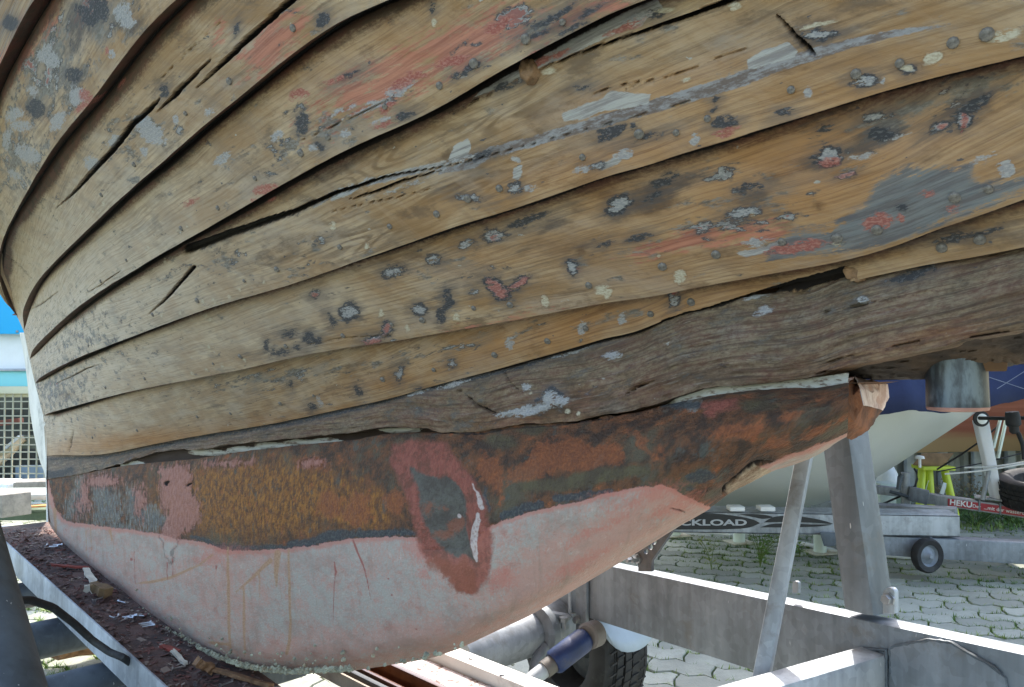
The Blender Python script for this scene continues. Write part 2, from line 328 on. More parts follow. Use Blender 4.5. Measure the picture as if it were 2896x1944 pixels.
CRACK = [
 [(900,-50,13),(800,35,13),(716,110,12),(637,186,9),(578,241,1)],
 [(627,148,1),(578,196,6),(516,258,10),(458,313,1)],
 [(475,268,1),(441,299,9),(389,344,12),(337,413,12),(275,479,9),(220,537,6),(207,552,4),(169,583,.5)],
 [(637,62,1),(550,140,2.2),(465,220,.6)],
 [(1500,215,1.5),(1545,189,3),(1641,148,5),(1744,114,6),(1848,79,8),(1985,31,11),(2075,-2,12),(2250,-60,9),(2600,-160,7)],
 [(530,705,17),(585,686,17),(640,663,15),(700,643,15),(770,618,13),(838,595,11),(880,576,10),(948,546,9),(1031,518,8),(1100,494,5),(1300,456,1.5),(1450,415,1.2),(1700,345,1),(2000,262,.8)],
 [(1000,556,2),(1060,540,6),(1130,510,6),(1260,472,2)],
 [(557,752,8),(517,796,7),(475,848,5),(437,881,.6)],
 [(160,1086,.6),(214,1062,2.5),(250,1042,3),(290,1028,.6)],
 [(93,872,1.5),(118,862,3),(145,844,2),(172,824,.6)], [(7,714,2.2),(60,748,2),(114,786,1)], [(265,824,.8),(310,795,1.6),(365,755,.8)],
 [(950,590,.6),(1100,555,1.6),(1254,517,.6)], [(1658,268,.6),(1758,234,2),(1917,206,.6)], [(1779,244,.5),(1950,190,1.7),(2157,114,.6)], [(2204,36,3),(2250,80,8),(2306,132,10),(2316,140,3)],
 [(1880,886,2),(1960,864,5),(2020,851,8),(2120,827,14),(2200,808,19),(2300,786,24),(2395,760,26),(2418,754,12)],
 [(895,955,.5),(1000,935,1.4),(1150,925,.5)], [(1250,330,.6),(1330,290,2),(1420,250,.6)], [(875,385,.6),(1000,330,1.6),(1130,265,.6)], 
 [(2300,1035,.6),(2450,1000,2.5),(2620,960,.8)], [(1770,1113,3),(1800,1095,3),(1850,1078,.8)], [(2250,900,.6),(2500,850,1.8),(2760,800,.6)], [(1300,1105,1),(1345,1140,4),(1385,1165,6),(1400,1170,2)], [(1420,1050,.8),(1450,1090,2.4),(1470,1110,.8)],
 [(213,1215,1),(208,1245,4),(206,1275,2)], [(133,1185,1),(122,1205,2)], [(2250,1070,1),(2400,1045,3),(2600,1000,3),(2850,940,1)]]
PURP = [[(1255,478,4),(1347,452,13),(1400,420,14),(1548,380,14),(1693,335,16),(1848,288,18),(2020,238,17),(2123,205,20),(2250,158,17),(2400,112,13),(2560,76,9),(2700,52,2)]]
BLUEP = [[(2450,560),(2492,492),(2578,455),(2750,444),(2760,472),(2785,492),(2836,479),(2896,470),(3100,430),(3100,440),(2896,512),(2785,560),(2680,596),(2570,640),(2480,664),(2390,676),(2300,690),(2190,706),(2182,679),(2217,652),(2251,627),(2354,614),(2406,586),(2454,559)]]
STRIP = [[(1395,222),(1480,167),(1600,107),(1720,53),(1860,-4),(1885,28),(1760,88),(1640,140),(1540,188),(1470,214),(1435,240),(1400,250),(1340,275)],
 [(944,554),(1000,527),(1100,484),(1240,452),(1310,436),(1235,470),(1100,506),(1030,520),(985,549),(950,562)], [(1278,447),(1300,402),(1333,386),(1346,404),(1332,430),(1292,452)],
 [(1600,312),(1640,294),(1700,276),(1742,246),(1790,252),(1852,252),(1846,276),(1790,292),(1720,302),(1650,326),(1605,330)], [(2125,160),(2170,130),(2240,108),(2268,128),(2262,150),(2190,168),(2130,182)], [(1470,458),(1492,452),(1494,470),(1486,488),(1466,486)], [(1460,430),(1488,436),(1486,444),(1462,440)], [(1695,448),(1745,430),(1790,418),(1770,440),(1725,456)], [(2100,690),(2180,668),(2240,652),(2200,676),(2130,700)]]
SMUDGE = [(1850,550,120,44,-22,1),(1760,592,60,28,-10,.9),(1950,505,100,26,-20,1),(2130,548,90,24,-15,.9),(2225,615,46,22,0,.8),(2320,450,90,30,-10,.7),(2480,380,130,36,-20,1),(2720,305,130,44,-25,1),(2560,290,170,30,-15,.8),(1490,690,76,28,-25,.7),(1560,640,70,20,-25,.8),(1270,820,40,44,0,.8),(1000,872,46,38,0,.6),(900,925,150,28,-12,.6),(1440,800,60,42,10,.6),(1180,745,120,24,-14,.4),(2330,95,90,24,-20,.8),(2450,70,120,20,-15,.7),(2090,330,80,26,-15,.6),(1780,352,90,24,-20,.6),(1150,430,120,22,-24,.5),(960,470,160,26,-24,.7),(880,350,60,26,-20,.6),(420,60,90,60,-30,.7),(250,60,70,60,30,.9),(210,130,60,50,0,.7),(1620,40,120,30,-28,.8),(330,1000,90,30,-20,.4),(200,1120,60,40,0,.6),(240,870,60,50,60,.4),(800,720,170,30,-16,.6),(650,700,60,40,30,.5)]
REDH = [(1130,210,330,90,-25,.9),(1350,110,260,80,-25,1),(800,110,150,70,-40,1),(1650,40,200,40,-25,.8),(640,90,60,60,-40,.6),(1540,850,120,26,-12,.5),(1950,660,200,34,-14,.9),(2120,640,160,40,-10,.9),(1330,900,150,22,-10,.5),(260,30,60,120,30,.6),(60,150,50,130,30,.8),(1640,740,40,26,0,.7),(1480,880,50,34,0,.7),(130,60,60,70,0,.7),(1500,330,80,20,0,.3)]
GREYH = [(160,180,170,200,0,.9),(60,420,120,160,0,.8),(420,380,150,130,0,.5),(1500,60,200,70,-25,.7),(900,380,200,60,-25,.6),(300,60,140,90,0,.9),(250,960,200,120,0,.55),(160,1100,120,90,0,.8),(350,850,300,110,-20,.3),(1280,740,160,60,0,.4),(2700,260,240,60,-15,1),(2100,560,250,70,-18,.7),(2550,360,250,70,-18,.7),(1750,150,260,40,-18,.4),(800,1060,250,26,-8,.7),(1250,985,300,20,-12,.6),(1800,880,200,16,-12,.5),(2000,480,150,40,0,.5),(900,700,150,50,-10,.5),(650,720,120,50,-10,.6)]
WARM = [(2300,450,700,260,-15,.85),(1900,230,300,50,-16,.7),(1750,430,400,60,-16,.8),(2050,260,500,60,-16,.5),(1450,700,300,70,-10,.4),(1600,920,420,60,-15,.85),(1900,850,500,50,-15,.8),(900,1180,400,36,-10,.9),(400,1240,300,30,-8,.9),(1050,150,300,70,-25,.4),(1150,1060,300,40,-14,.5),(150,330,60,20,0,.2),(2700,430,300,130,-10,.6)]
BROWN = [(1850,560,130,55,-15,.9),(1760,600,100,36,0,.7),(1660,690,16,22,0,.8),(2060,690,70,26,0,.7),(2200,500,60,40,0,.7),(2330,560,30,20,0,.7),(1900,520,120,30,-18,.8),(2480,340,220,60,-18,.6),(2300,320,150,30,-15,.5),(2640,420,140,50,-15,.6),(2750,330,150,60,-15,.6),(800,700,170,34,-16,.6),(950,660,120,30,-16,.5),(1100,420,90,18,-25,.6),(950,480,120,18,-25,.7),(1250,380,60,20,-25,.4),(1330,60,200,20,-30,.4),(1750,600,60,50,0,.5)]
def warp_px(X, Y, k=1.0):
    wx = 34 * (fbm(X / 46, Y / 30, 61) - .48) + 16 * (fbm(X / 13, Y / 8, 62) - .48); wy = 22 * (fbm(X / 46 + 7, Y / 26, 63) - .48) + 11 * (fbm(X / 12 + 3, Y / 8, 64) - .48)
    return X + wx * k, Y + wy * k
def wood_fields(X, Y, fr, hpx, plank):
    f = {}; X0, Y0 = X, Y; X, Y = warp_px(X0, Y0, .95)
    d = np.maximum(f_ell(X, Y, DG), f_ell(X, Y, DARK)); f['a_dark'] = d
    f['a_grey'] = np.maximum(f_ell(X, Y, [(e[0], e[1], e[2] * .68, e[3] * .62) + tuple(e[4:]) for e in DG]), f_ell(X, Y, GREY))
    f['a_red'] = f_ell(X, Y, RED); X1, Y1 = warp_px(X0, Y0, .45); f['a_cream'] = f_ell(X1, Y1, CREAM); X2, Y2 = warp_px(X0, Y0, .2); f['a_crack'] = f_line(X2, Y2, [[(x, y, w * .72) for x, y, w in l] for l in CRACK]); f['a_purp'] = f_line(X2, Y2, PURP); f['a_blue'] = f_poly(X, Y, BLUEP); X3, Y3 = warp_px(X0, Y0, .4); f['a_strip'] = f_poly(X3, Y3, STRIP)
    for k in f: f[k] = np.clip(f[k], -40, 40) / 40
    f['a_redh'] = f_soft(X, Y, REDH); f['a_smudge'] = f_soft(X, Y, SMUDGE); f['a_greyh'] = f_soft(X, Y, GREYH); f['a_warm'] = f_soft(X, Y, WARM); f['a_brown'] = f_soft(X, Y, BROWN)
    f['a_band'] = np.zeros(X.shape); f['a_ring'] = f_soft(X0, Y0, [(1000,660,330,80,-14,1),(1330,500,300,70,-16,1),(1050,470,220,60,-25,.9),(1480,330,200,50,-18,.7),(900,520,200,50,-20,.8),(400,640,120,90,-30,.8),(1700,440,200,40,-16,.6)]); f['a_pale'] = f_soft(X0, Y0, [(150,900,560,420,-20,1),(60,1150,300,200,0,1),(700,900,300,160,-15,.5)])
    return f
def grid_obj(name, P, fields, U, V, mat, parent, smooth_ang=45):
    nu, nv = P.shape[:2]; me = bpy.data.meshes.new(name); co = P.reshape(-1, 3)
    idx = np.arange(nu * nv).reshape(nu, nv)
    q = np.stack([idx[:-1, :-1], idx[1:, :-1], idx[1:, 1:], idx[:-1, 1:]], -1).reshape(-1, 4)
    me.vertices.add(len(co)); me.vertices.foreach_set('co', co.ravel())
    me.loops.add(len(q) * 4); me.loops.foreach_set('vertex_index', q.ravel().astype(np.int32))
    me.polygons.add(len(q)); me.polygons.foreach_set('loop_start', (np.arange(len(q)) * 4).astype(np.int32)); me.polygons.foreach_set('loop_total', np.full(len(q), 4, np.int32))
    me.update(); me.validate()
    me.polygons.foreach_set('use_smooth', np.ones(len(me.polygons), bool))
    for k, v in fields.items():
        a = me.attributes.new(k, 'FLOAT', 'POINT'); a.data.foreach_set('value', v.astype(np.float32).ravel())
    a = me.attributes.new('uvm', 'FLOAT_VECTOR', 'POINT'); uv = np.stack([U, V, np.zeros_like(U)], -1).astype(np.float32); a.data.foreach_set('vector', uv.ravel())
    try: me.set_sharp_from_angle(angle=math.radians(smooth_ang))
    except Exception: pass
    return link_mesh(name, me, mat, parent)
def grid_normals(P):
    du = np.gradient(P, axis=0); dv = np.gradient(P, axis=1); n = np.cross(du, dv); n /= np.linalg.norm(n, axis=-1, keepdims=True) + 1e-12
    c = np.array([0, 0, CAMZ]) - P; s = np.sign((n * c).sum(-1, keepdims=True)); s[s == 0] = 1
    return n * s
def arc(P, ax):
    d = np.linalg.norm(np.diff(P, axis=ax), axis=-1); z = np.zeros_like(np.take(d, [0], ax)); return np.concatenate([z, np.cumsum(d, ax)], ax)
def extend(P, U=None, V=None, f=None, n=30):
    """carry the rows on beyond the picture to the stem"""
    E = P[-1]; s0 = E @ KT; q0 = E @ KN + KD; z0 = E[:, 2]; d = (P[-1] - P[-10]).mean(0); ds = max(float(d @ KT), 1e-4); dq = float(d @ KN) / ds; dz = float(np.clip(d[2] / ds, -.1, .35))
    w = (np.arange(1, n + 1) / n)[:, None]; L = (2.0 + .45 * (z0 - 1.1) - s0)[None]
    q = (q0[None] + dq * L * w * (1 - w)) * (1 - w ** 2) + .02; z = z0[None] + dz * L * w + .10 * w ** 2; s_ = s0[None] + L * w
    X = KN * (q - KD)[..., None] + KT * s_[..., None]; X[..., 2] = z
    P2 = np.concatenate([P, X], 0)
    if U is None: return P2
    U2 = np.concatenate([U, U[-1:] + L * w], 0); V2 = np.concatenate([V, np.repeat(V[-1:], n, 0)], 0); f2 = {}
    for k, a in f.items():
        t = np.repeat(a[-1:], n, 0)
        if k in ('a_dark', 'a_grey', 'a_red', 'a_cream', 'a_purp', 'a_blue', 'a_strip'): t = t * 0 - 1
        f2[k] = np.concatenate([a, t], 0)
    return P2, U2, V2, f2
# ---- wood material
def wood_mat(name, weathered=False):
    n = NT(name); uv = n.uv()
    A = lambda k: n.attr('a_' + k)
    w1 = n.warp(uv, .014, 7)
    ring = n.noise(n.scale(w1, (2.2, 15, 1)), 1, 2, .45, .6)
    lines = n.math('SINE', n.mul(ring, 95)); lines = n.step(lines, -.3, 1.0)
    lines = n.mul(lines, n.math('MAXIMUM', n.attr('a_ring'), n.step(n.noise(n.scale(uv, (3, 6, 1), (5, 2, 0)), 1, 2), .42, .62)))
    fine = n.noise(n.scale(w1, (5, 260, 1)), 1, 5, .65)
    fine2 = n.noise(n.scale(uv, (160, 9, 1)), 1, 3, .6)
    blot = n.noise(n.scale(uv, (7, 14, 1), (1, 7, 0)), 1, 5, .62)
    blot2 = n.noise(n.scale(uv, (16, 40, 1), (4, 1, 0)), 1, 6, .68)
    ne = n.math('SUBTRACT', n.noise(n.scale(uv, (75, 170, 1)), 1, 5, .72), .5)
    ne2 = n.math('SUBTRACT', n.noise(n.scale(uv, (230, 420, 1)), 1, 3, .65), .5)
    edge = n.add(n.mul(ne, .75), n.mul(ne2, .35))
    if weathered: c0, c1, c2 = lin(152, 134, 108), lin(122, 104, 80), lin(62, 51, 40)
    else: c0, c1, c2 = lin(184, 158, 124), lin(156, 126, 93), lin(84, 64, 46)
    col = n.mix(n.step(blot, .35, .68), c0, c1)
    col = n.mix(n.mul(n.step(fine, .46, .66), 0.8 if weathered else .4), col, c2)
    col = n.mix(n.mul(n.mul(lines, n.add(.5, A('ring'))), .6), col, lin(104, 80, 54))
    dirt = n.noise(n.scale(uv, (4, 75, 1), (2, 4, 0)), 1, 8, .76)
    col = n.mix(n.mul(n.step(dirt, .49, .63), .5), col, lin(92, 74, 58))
    col = n.mix(n.mul(n.step(n.noise(n.scale(uv, (9, 26, 1), (6, 1, 0)), 1, 6, .7), .54, .7), .5), col, lin(150, 142, 130))
    b5 = n.noise(n.scale(n.warp(uv, .08, 5), (6, 13, 1), (3, 8, 0)), 1, 6, .62); b6 = n.noise(n.scale(uv, (10, 22, 1), (8, 2, 0)), 1, 6, .68); b7 = n.noise(n.scale(uv, (26, 3, 1), (5, 5, 0)), 1, 5, .6)
    if not weathered:
        col = n.mix(n.mul(n.step(b5, .47, .62), .6), col, lin(144, 106, 62)); col = n.mix(n.mul(n.step(b5, .5, .36), .55), col, lin(170, 152, 132))
        col = n.mix(n.mul(n.step(b6, .54, .66), .7), col, lin(96, 78, 60)); col = n.mix(n.mul(n.step(b7, .5, .68), .35), col, lin(124, 104, 84)); col = n.mix(n.mul(n.step(b7, .47, .36), .12), col, lin(196, 172, 146))
    col = n.mix(n.mul(A('pale'), .6), col, n.mix(n.step(fine, .4, .75), lin(208, 196, 178), lin(164, 148, 128)))  # left planks lightened in the colour, for light from that side
    wc = lin(178, 126, 74) if not weathered else lin(140, 88, 48)
    col = n.mix(n.mul(A('warm'), n.add(.45, n.mul(blot, .6))), col, n.mix(n.step(fine, .4, .7), wc, lin(132, 84, 46)))
    br = n.step(n.add(A('brown'), n.mul(n.math('SUBTRACT', blot2, .5), 1.3)), .35, .95)
    col = n.mix(n.mul(br, .8), col, lin(84, 58, 38))
    smr = n.noise(n.scale(uv, (10, 150, 1), (3, 9, 0)), 1, 6, .7)
    if weathered:
        col = n.mix(n.mul(n.step(smr, .52, .64), .6), col, lin(58, 50, 44)); col = n.mix(n.mul(n.step(n.noise(n.scale(uv, (12, 190, 1), (1, 2, 0)), 1, 5, .7), .55, .66), .5), col, lin(164, 152, 138))
    # worn paint haze: greys, reds left in the grain
    gmask = n.step(n.add(n.math('SUBTRACT', blot2, .5), n.mul(A('greyh'), .2)), .11, .2)
    col = n.mix(n.mul(gmask, .8), col, n.mix(n.step(ne, -.06, .06), lin(88, 85, 80), lin(130, 127, 121)))
    gm2 = n.step(n.add(n.math('SUBTRACT', blot, .5), n.mul(A('greyh'), .25)), .1, .32)
    col = n.mix(n.mul(gm2, .45), col, lin(126, 124, 116))
    sm = n.noise(n.scale(uv, (24, 110, 1), (9, 3, 0)), 1, 8, .74)
    rmask = n.step(n.add(n.math('SUBTRACT', sm, .5), n.mul(n.math('SUBTRACT', A('redh'), .45), .36)), .0, .12)
    col = n.mix(n.mul(rmask, .75), col, n.mix(n.step(fine, .4, .65), lin(186, 116, 94), lin(150, 84, 68)))
    # ragged scraps of old paint: dark rim, grey, red heart
    fl = n.noise(n.scale(n.warp(uv, .03, 14), (15, 36, 1), (3, 1, 0)), 1, 7, .66); fl = n.add(fl, n.mul(n.math('SUBTRACT', A('greyh'), .35), .16)); fl = n.add(fl, n.mul(A('redh'), .05))
    col = n.mix(n.mul(n.step(fl, .56, .61), .45), col, lin(104, 92, 80))
    col = n.mix(n.mul(n.step(fl, .605, .625), .85), col, lin(66, 66, 70))
    col = n.mix(n.mul(n.step(fl, .632, .648), .9), col, n.mix(n.step(ne, -.03, .06), lin(136, 134, 130), lin(164, 160, 154)))
    col = n.mix(n.mul(n.step(n.add(fl, n.mul(A('redh'), .05)), .69, .71), .8), col, lin(146, 84, 72))
    # small random marks
    sp = n.noise(n.scale(uv, (38, 70, 1), (2, 5, 0)), 1, 4, .6)
    col = n.mix(n.mul(n.step(sp, .69, .71), .8), col, lin(70, 74, 80))
    col = n.mix(n.mul(n.step(n.noise(n.scale(uv, (30, 55, 1), (8, 8, 0)), 1, 4, .6), .70, .72), .8), col, lin(170, 168, 158))
    holes = n.mul(n.step(n.noise(n.scale(uv, (70, 190, 1), (7, 7, 0)), 1, 5, .72), .52, .66), -.55)
    eh = n.add(edge, holes)
    smd = n.step(n.add(A('smudge'), n.add(n.mul(n.math('SUBTRACT', b6, .5), 1.6), n.mul(n.math('SUBTRACT', smr, .5), 1.2))), .35, .95)
    col = n.mix(n.mul(smd, .7), col, n.mix(n.step(b5, .42, .58), lin(74, 68, 66), lin(96, 76, 58)))
    def lay(col, k, c, e=edge, soft=.05, op=1.0):
        m = n.step(n.add(A(k), e), -soft, soft); return n.mix(n.mul(m, op), col, c)
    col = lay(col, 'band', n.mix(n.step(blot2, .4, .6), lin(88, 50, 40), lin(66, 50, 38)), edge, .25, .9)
    col = lay(col, 'purp', n.mix(n.step(n.add(ne, n.mul(n.math('SUBTRACT', smr, .5), .8)), -.12, .12), lin(112, 98, 90), lin(150, 146, 144)), n.mul(edge, .5))
    col = lay(col, 'blue', n.mix(n.step(smr, .4, .62), lin(112, 120, 122), lin(84, 88, 94)), n.add(n.mul(eh, 1.0), n.mul(n.math('SUBTRACT', smr, .5), 2.2)), .3, .85)
    col = lay(col, 'strip', n.mix(n.step(smr, .44, .6), lin(176, 172, 164), lin(138, 132, 128)), n.mul(edge, .5), .05, .95)
    col = n.mix(n.mul(n.step(n.add(A('dark'), n.mul(n.math('SUBTRACT', smr, .5), 2.2)), -.62, .1), .5), col, lin(92, 84, 80))
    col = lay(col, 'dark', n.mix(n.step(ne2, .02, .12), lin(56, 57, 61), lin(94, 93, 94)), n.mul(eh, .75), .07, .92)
    col = lay(col, 'grey', n.mix(n.step(ne2, -.05, .08), lin(146, 144, 144), lin(168, 164, 158)), n.mul(eh, .8), .07, .9)
    col = lay(col, 'red', n.mix(n.step(ne2, -.04, .1), lin(148, 82, 70), lin(172, 116, 102)), n.mul(eh, .8), .08, .88)
    col = lay(col, 'cream', n.mix(n.step(ne2, -.05, .08), lin(192, 182, 158), lin(170, 156, 132)), n.add(-.06, n.mul(eh, .55)), .06, .92)
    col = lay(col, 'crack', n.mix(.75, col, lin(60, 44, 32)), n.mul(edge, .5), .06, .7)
    col = lay(col, 'crack', lin(30, 22, 16), n.add(-.03, n.mul(edge, .22)), .03)  # cracks, and the lap shadow lines painted at the seams
    h = n.add(n.mul(fine, .5), n.mul(blot2, .5 if weathered else .12)); h = n.add(h, n.mul(lines, -.1)); h = n.add(h, n.mul(ne2, .8)); h = n.add(h, n.mul(fine2, .25))
    for k, a in (('cream', .6), ('grey', .35), ('dark', .3), ('red', .3), ('blue', .3)):
        h = n.add(h, n.mul(n.step(n.add(A(k), n.mul(edge, .7)), -.05, .05), a))
    n.bump(h, .0020 if weathered else .0011, .8 if weathered else .65)
    return n.done(col, n.add(.62, n.mul(blot2, .25)), 0, .35)
M_wood = wood_mat('weathered_plank_wood'); M_dead = wood_mat('grey_keel_timber', True)
boat = thing('sailing_boat', keel_pt(-1.6, 0, .35), 'old clinker sailing boat with stripped wooden planks and rusty keel, on the trailer', 'boat')
def place_boat(): pass
NU = 880
uoff = 0
names = ['i', 'h', 'g', 'e', 'd', 'b', 'a', 'z']
tops = {}
for pi, (lo, up) in enumerate(zip(names, names[1:])):
    hpx = 130 if pi == 0 else 200; nv = 62 if pi in (1, 2, 3, 4) else 44
    tau = np.linspace(0, 1, NU); lx, ly = resample(SEAM[lo], tau, 0 if lo == 'i' else 130); ux, uy = resample(SEAM[up], tau, 130)
    v = np.concatenate([[0, .012, .03], np.linspace(.06, 1.0, nv), [1.03]])
    X = lx[:, None] + (ux - lx)[:, None] * v; Y = ly[:, None] + (uy - ly)[:, None] * v
    P0 = pts3(X, Y, invd_hull(X, Y)); N = grid_normals(P0)
    U = arc(P0, 0); V = arc(P0, 1)
    f = wood_fields(X, Y, v, hpx, pi)
    left = 1 - np.exp(-(U / .16) ** 1.5)
    t = .021 if pi else .014
    lap = t * np.clip(1 - v, 0, 1)[None, :] * left
    wob = .0022 * (fbm(U * 2.1 + pi * 9, V * 7, 3 + pi) - .5) + 0.0015 * (fbm(U * 9 + pi * 5, V * 30, 13 + pi) - .5)
    wob *= np.clip(left * 1.2, .2, 1)
    crk = np.clip((f['a_crack'] * 40 + 1) / 7, 0, 1) * .016
    sink = .010 * np.clip((v - .9) / .1, 0, 1)[None, :] ** 2 * np.clip(left * 1.2, 0, 1)
    P = P0 + N * (lap + wob - crk - sink)[..., None]
    edgej = .0014 * (fbm(U[:, :1] * 14 + pi, U[:, :1] * 0 + 3, 21 + pi) - .5)      # ragged lower edge
    up_dir = (P0[:, 4:5] - P0[:, :1]); up_dir /= np.linalg.norm(up_dir, axis=-1, keepdims=True)
    P[:, :4] += up_dir * (edgej * np.array([1, 1, .7, .3]))[..., None]
    # edge face below, going in under
    under = P[:, :1] - N[:, :1] * (t + .012); under += up_dir * .003
    P = np.concatenate([under, P], 1); U = np.concatenate([U[:, :1], U], 1); V = np.concatenate([V[:, :1] - .02, V], 1)
    # dirty red-brown left-over paint plus painted lap shade, in the corner under next plank
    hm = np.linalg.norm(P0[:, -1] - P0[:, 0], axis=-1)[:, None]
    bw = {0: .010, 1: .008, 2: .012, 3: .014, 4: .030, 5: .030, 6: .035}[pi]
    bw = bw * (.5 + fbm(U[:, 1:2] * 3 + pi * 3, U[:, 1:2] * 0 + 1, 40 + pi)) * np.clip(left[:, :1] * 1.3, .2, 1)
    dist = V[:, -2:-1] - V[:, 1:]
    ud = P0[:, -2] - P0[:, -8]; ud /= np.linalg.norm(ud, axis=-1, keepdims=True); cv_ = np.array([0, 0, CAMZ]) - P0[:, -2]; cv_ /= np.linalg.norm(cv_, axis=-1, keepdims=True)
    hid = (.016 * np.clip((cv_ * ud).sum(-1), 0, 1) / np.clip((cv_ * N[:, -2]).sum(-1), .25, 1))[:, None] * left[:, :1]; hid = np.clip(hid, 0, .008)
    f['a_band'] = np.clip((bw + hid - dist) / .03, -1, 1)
    f['a_crack'] = np.maximum(f['a_crack'], np.clip(((.0026 + .006 * (fbm(U[:, 1:2] * 7 + pi * 3, U[:, 1:2] * 0 + 4, 44 + pi) - .35)) * left + hid - dist) / .025, -1, 1))  # lap shadow painted as a thin dark line along the plank top
    f = {k: np.concatenate([a[:, :1], a], 1) for k, a in f.items()}
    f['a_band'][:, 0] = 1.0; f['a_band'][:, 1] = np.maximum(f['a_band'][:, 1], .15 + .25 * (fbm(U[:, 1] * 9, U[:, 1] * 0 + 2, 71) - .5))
    for k in ('a_cream', 'a_grey', 'a_dark', 'a_blue', 'a_purp'): f[k][:, 0] = -1
    P, U, V, f = extend(P, U, V, f)
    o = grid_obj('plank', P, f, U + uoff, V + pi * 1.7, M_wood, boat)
    uoff += 3.37
    tops[up] = (ux, uy)
# ---- keel timber (dead wood)
def jgap(x): return np.interp(x, [130, 330, 380, 450, 560, 700, 900, 1060, 1180, 1240, 1700, 1800, 1900, 2300, 2420], [0, 0, 22, 30, 26, 22, 24, 22, 18, 2, 0, 12, 22, 26, 24])
JD = [(x, y - jgap(x)) for x, y in SEAM['j'][:-2]] + [(2311, 1064), (2387, 1040), (2617, 990), (2732, 969), (2896, 935), (3100, 890)]
tau = np.linspace(0, 1, 640); ux, uy = resample(SEAM['i'], tau); lx, ly = resample(JD, tau)
v = np.concatenate([[0, .01, .03], np.linspace(.06, 1, 42)])
X = lx[:, None] + (ux - lx)[:, None] * v; Y = ly[:, None] + (uy - ly)[:, None] * v
i0 = A0 + B0 * X; inv = i0 + i0 ** 2 * (.08 + .008 * np.sin(np.pi * np.clip(v, 0, 1))[None, :] * np.clip((X - 300) / 900, 0, 1))
P0 = pts3(X, Y, inv); N = grid_normals(P0); U = arc(P0, 0); V = arc(P0, 1)
f = wood_fields(X, Y, v, 200, 8)
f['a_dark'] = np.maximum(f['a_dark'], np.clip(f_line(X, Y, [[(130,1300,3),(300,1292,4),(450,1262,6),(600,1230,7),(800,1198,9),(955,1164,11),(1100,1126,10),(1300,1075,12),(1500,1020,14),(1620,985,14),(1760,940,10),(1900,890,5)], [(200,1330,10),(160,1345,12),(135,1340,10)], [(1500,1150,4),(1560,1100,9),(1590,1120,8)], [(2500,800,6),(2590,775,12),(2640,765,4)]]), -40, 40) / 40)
f['a_grey'] = np.maximum(f['a_grey'], np.clip(f_ell(X, Y, [(1560,1125,26,18,10),(1500,1160,70,16,-12),(1590,1135,18,16),(1490,1095,14,10),(1440,1170,40,10,-10),(2130,840,40,12,-8),(2160,880,30,12,-20),(1730,1005,26,12),(2440,850,20,9),(1280,1090,40,8,-14),(1180,1110,30,7,-14),(1640,985,60,8,-20)]), -40, 40) / 40)
f['a_cream'] = np.maximum(f['a_cream'], np.clip(f_ell(X, Y, [(1605,1163,13,9),(1637,1170,9,9),(1500,1112,9,6)]), -40, 40) / 40)
f['a_greyh'] = np.maximum(f['a_greyh'], f_soft(X, Y, [(300,1310,260,40,0,.6),(2000,960,500,110,-12,.3),(1250,1160,260,60,0,.5),(2450,850,300,80,-14,.35)]))
f['a_warm'] = np.maximum(f['a_warm'] * .3, f_soft(X, Y, [(1450,1190,260,26,-6,.7),(1650,1130,200,40,-10,.6),(2600,960,300,30,-12,.7),(2350,1040,200,30,-10,.6),(1150,1180,200,30,0,.4),(450,1290,200,20,0,.5)]))
f['a_brown'] = np.maximum(f['a_brown'] * .5, f_soft(X, Y, [(1600,1140,180,50,-8,.8),(2000,1060,300,40,-8,.7),(2500,780,200,30,-14,.3),(1400,1150,120,30,0,.6)]))
f['a_redh'] *= .0
rough = .005 * (fbm(U * 5, V * 18, 5) - .5) + .008 * (fbm(U * 16, V * 80, 15) - .5) + .005 * (fbm(U * 40, V * 160, 19) - .5)
rough += .014 * f_soft(X, Y, [(1280,1090,120,36,-14),(1340,1120,70,40,20),(1560,1120,40,30),(2130,845,60,18)]) * (fbm(U * 30, V * 40, 25) - .2)
rough *= np.clip((X - 140) / 260, .25, 1)
crk = np.clip((f['a_crack'] * 40 + 1) / 7, 0, 1) * .022
ht = np.linalg.norm(P0[:, -1] - P0[:, 0], axis=-1)[:, None]
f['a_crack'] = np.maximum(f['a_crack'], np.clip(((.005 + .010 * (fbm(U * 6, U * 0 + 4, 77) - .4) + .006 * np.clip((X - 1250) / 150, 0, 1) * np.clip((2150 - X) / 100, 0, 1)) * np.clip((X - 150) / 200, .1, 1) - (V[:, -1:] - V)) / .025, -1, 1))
P = P0 + N * (rough - crk)[..., None]
ed = .010 * (fbm(U[:, :1] * 18, U[:, :1] * 0 + 5, 33) - .5)
P[:, :4, 2] += (ed * np.array([1, 1, .8, .4]))
back = P[:, :1] - KN * .12; backt = P[:, -1:] - KN * .06
P = np.concatenate([back, P, backt], 1); U = np.concatenate([U[:, :1], U, U[:, -1:]], 1); V = np.concatenate([V[:, :1] - .1, V, V[:, -1:] + .05], 1)
f = {k: np.concatenate([a[:, :1], a, a[:, -1:]], 1) for k, a in f.items()}
P, U, V, f = extend(P, U, V, f)
grid_obj('keel_timber', P, f, U + 40, V + 20, M_dead, boat)
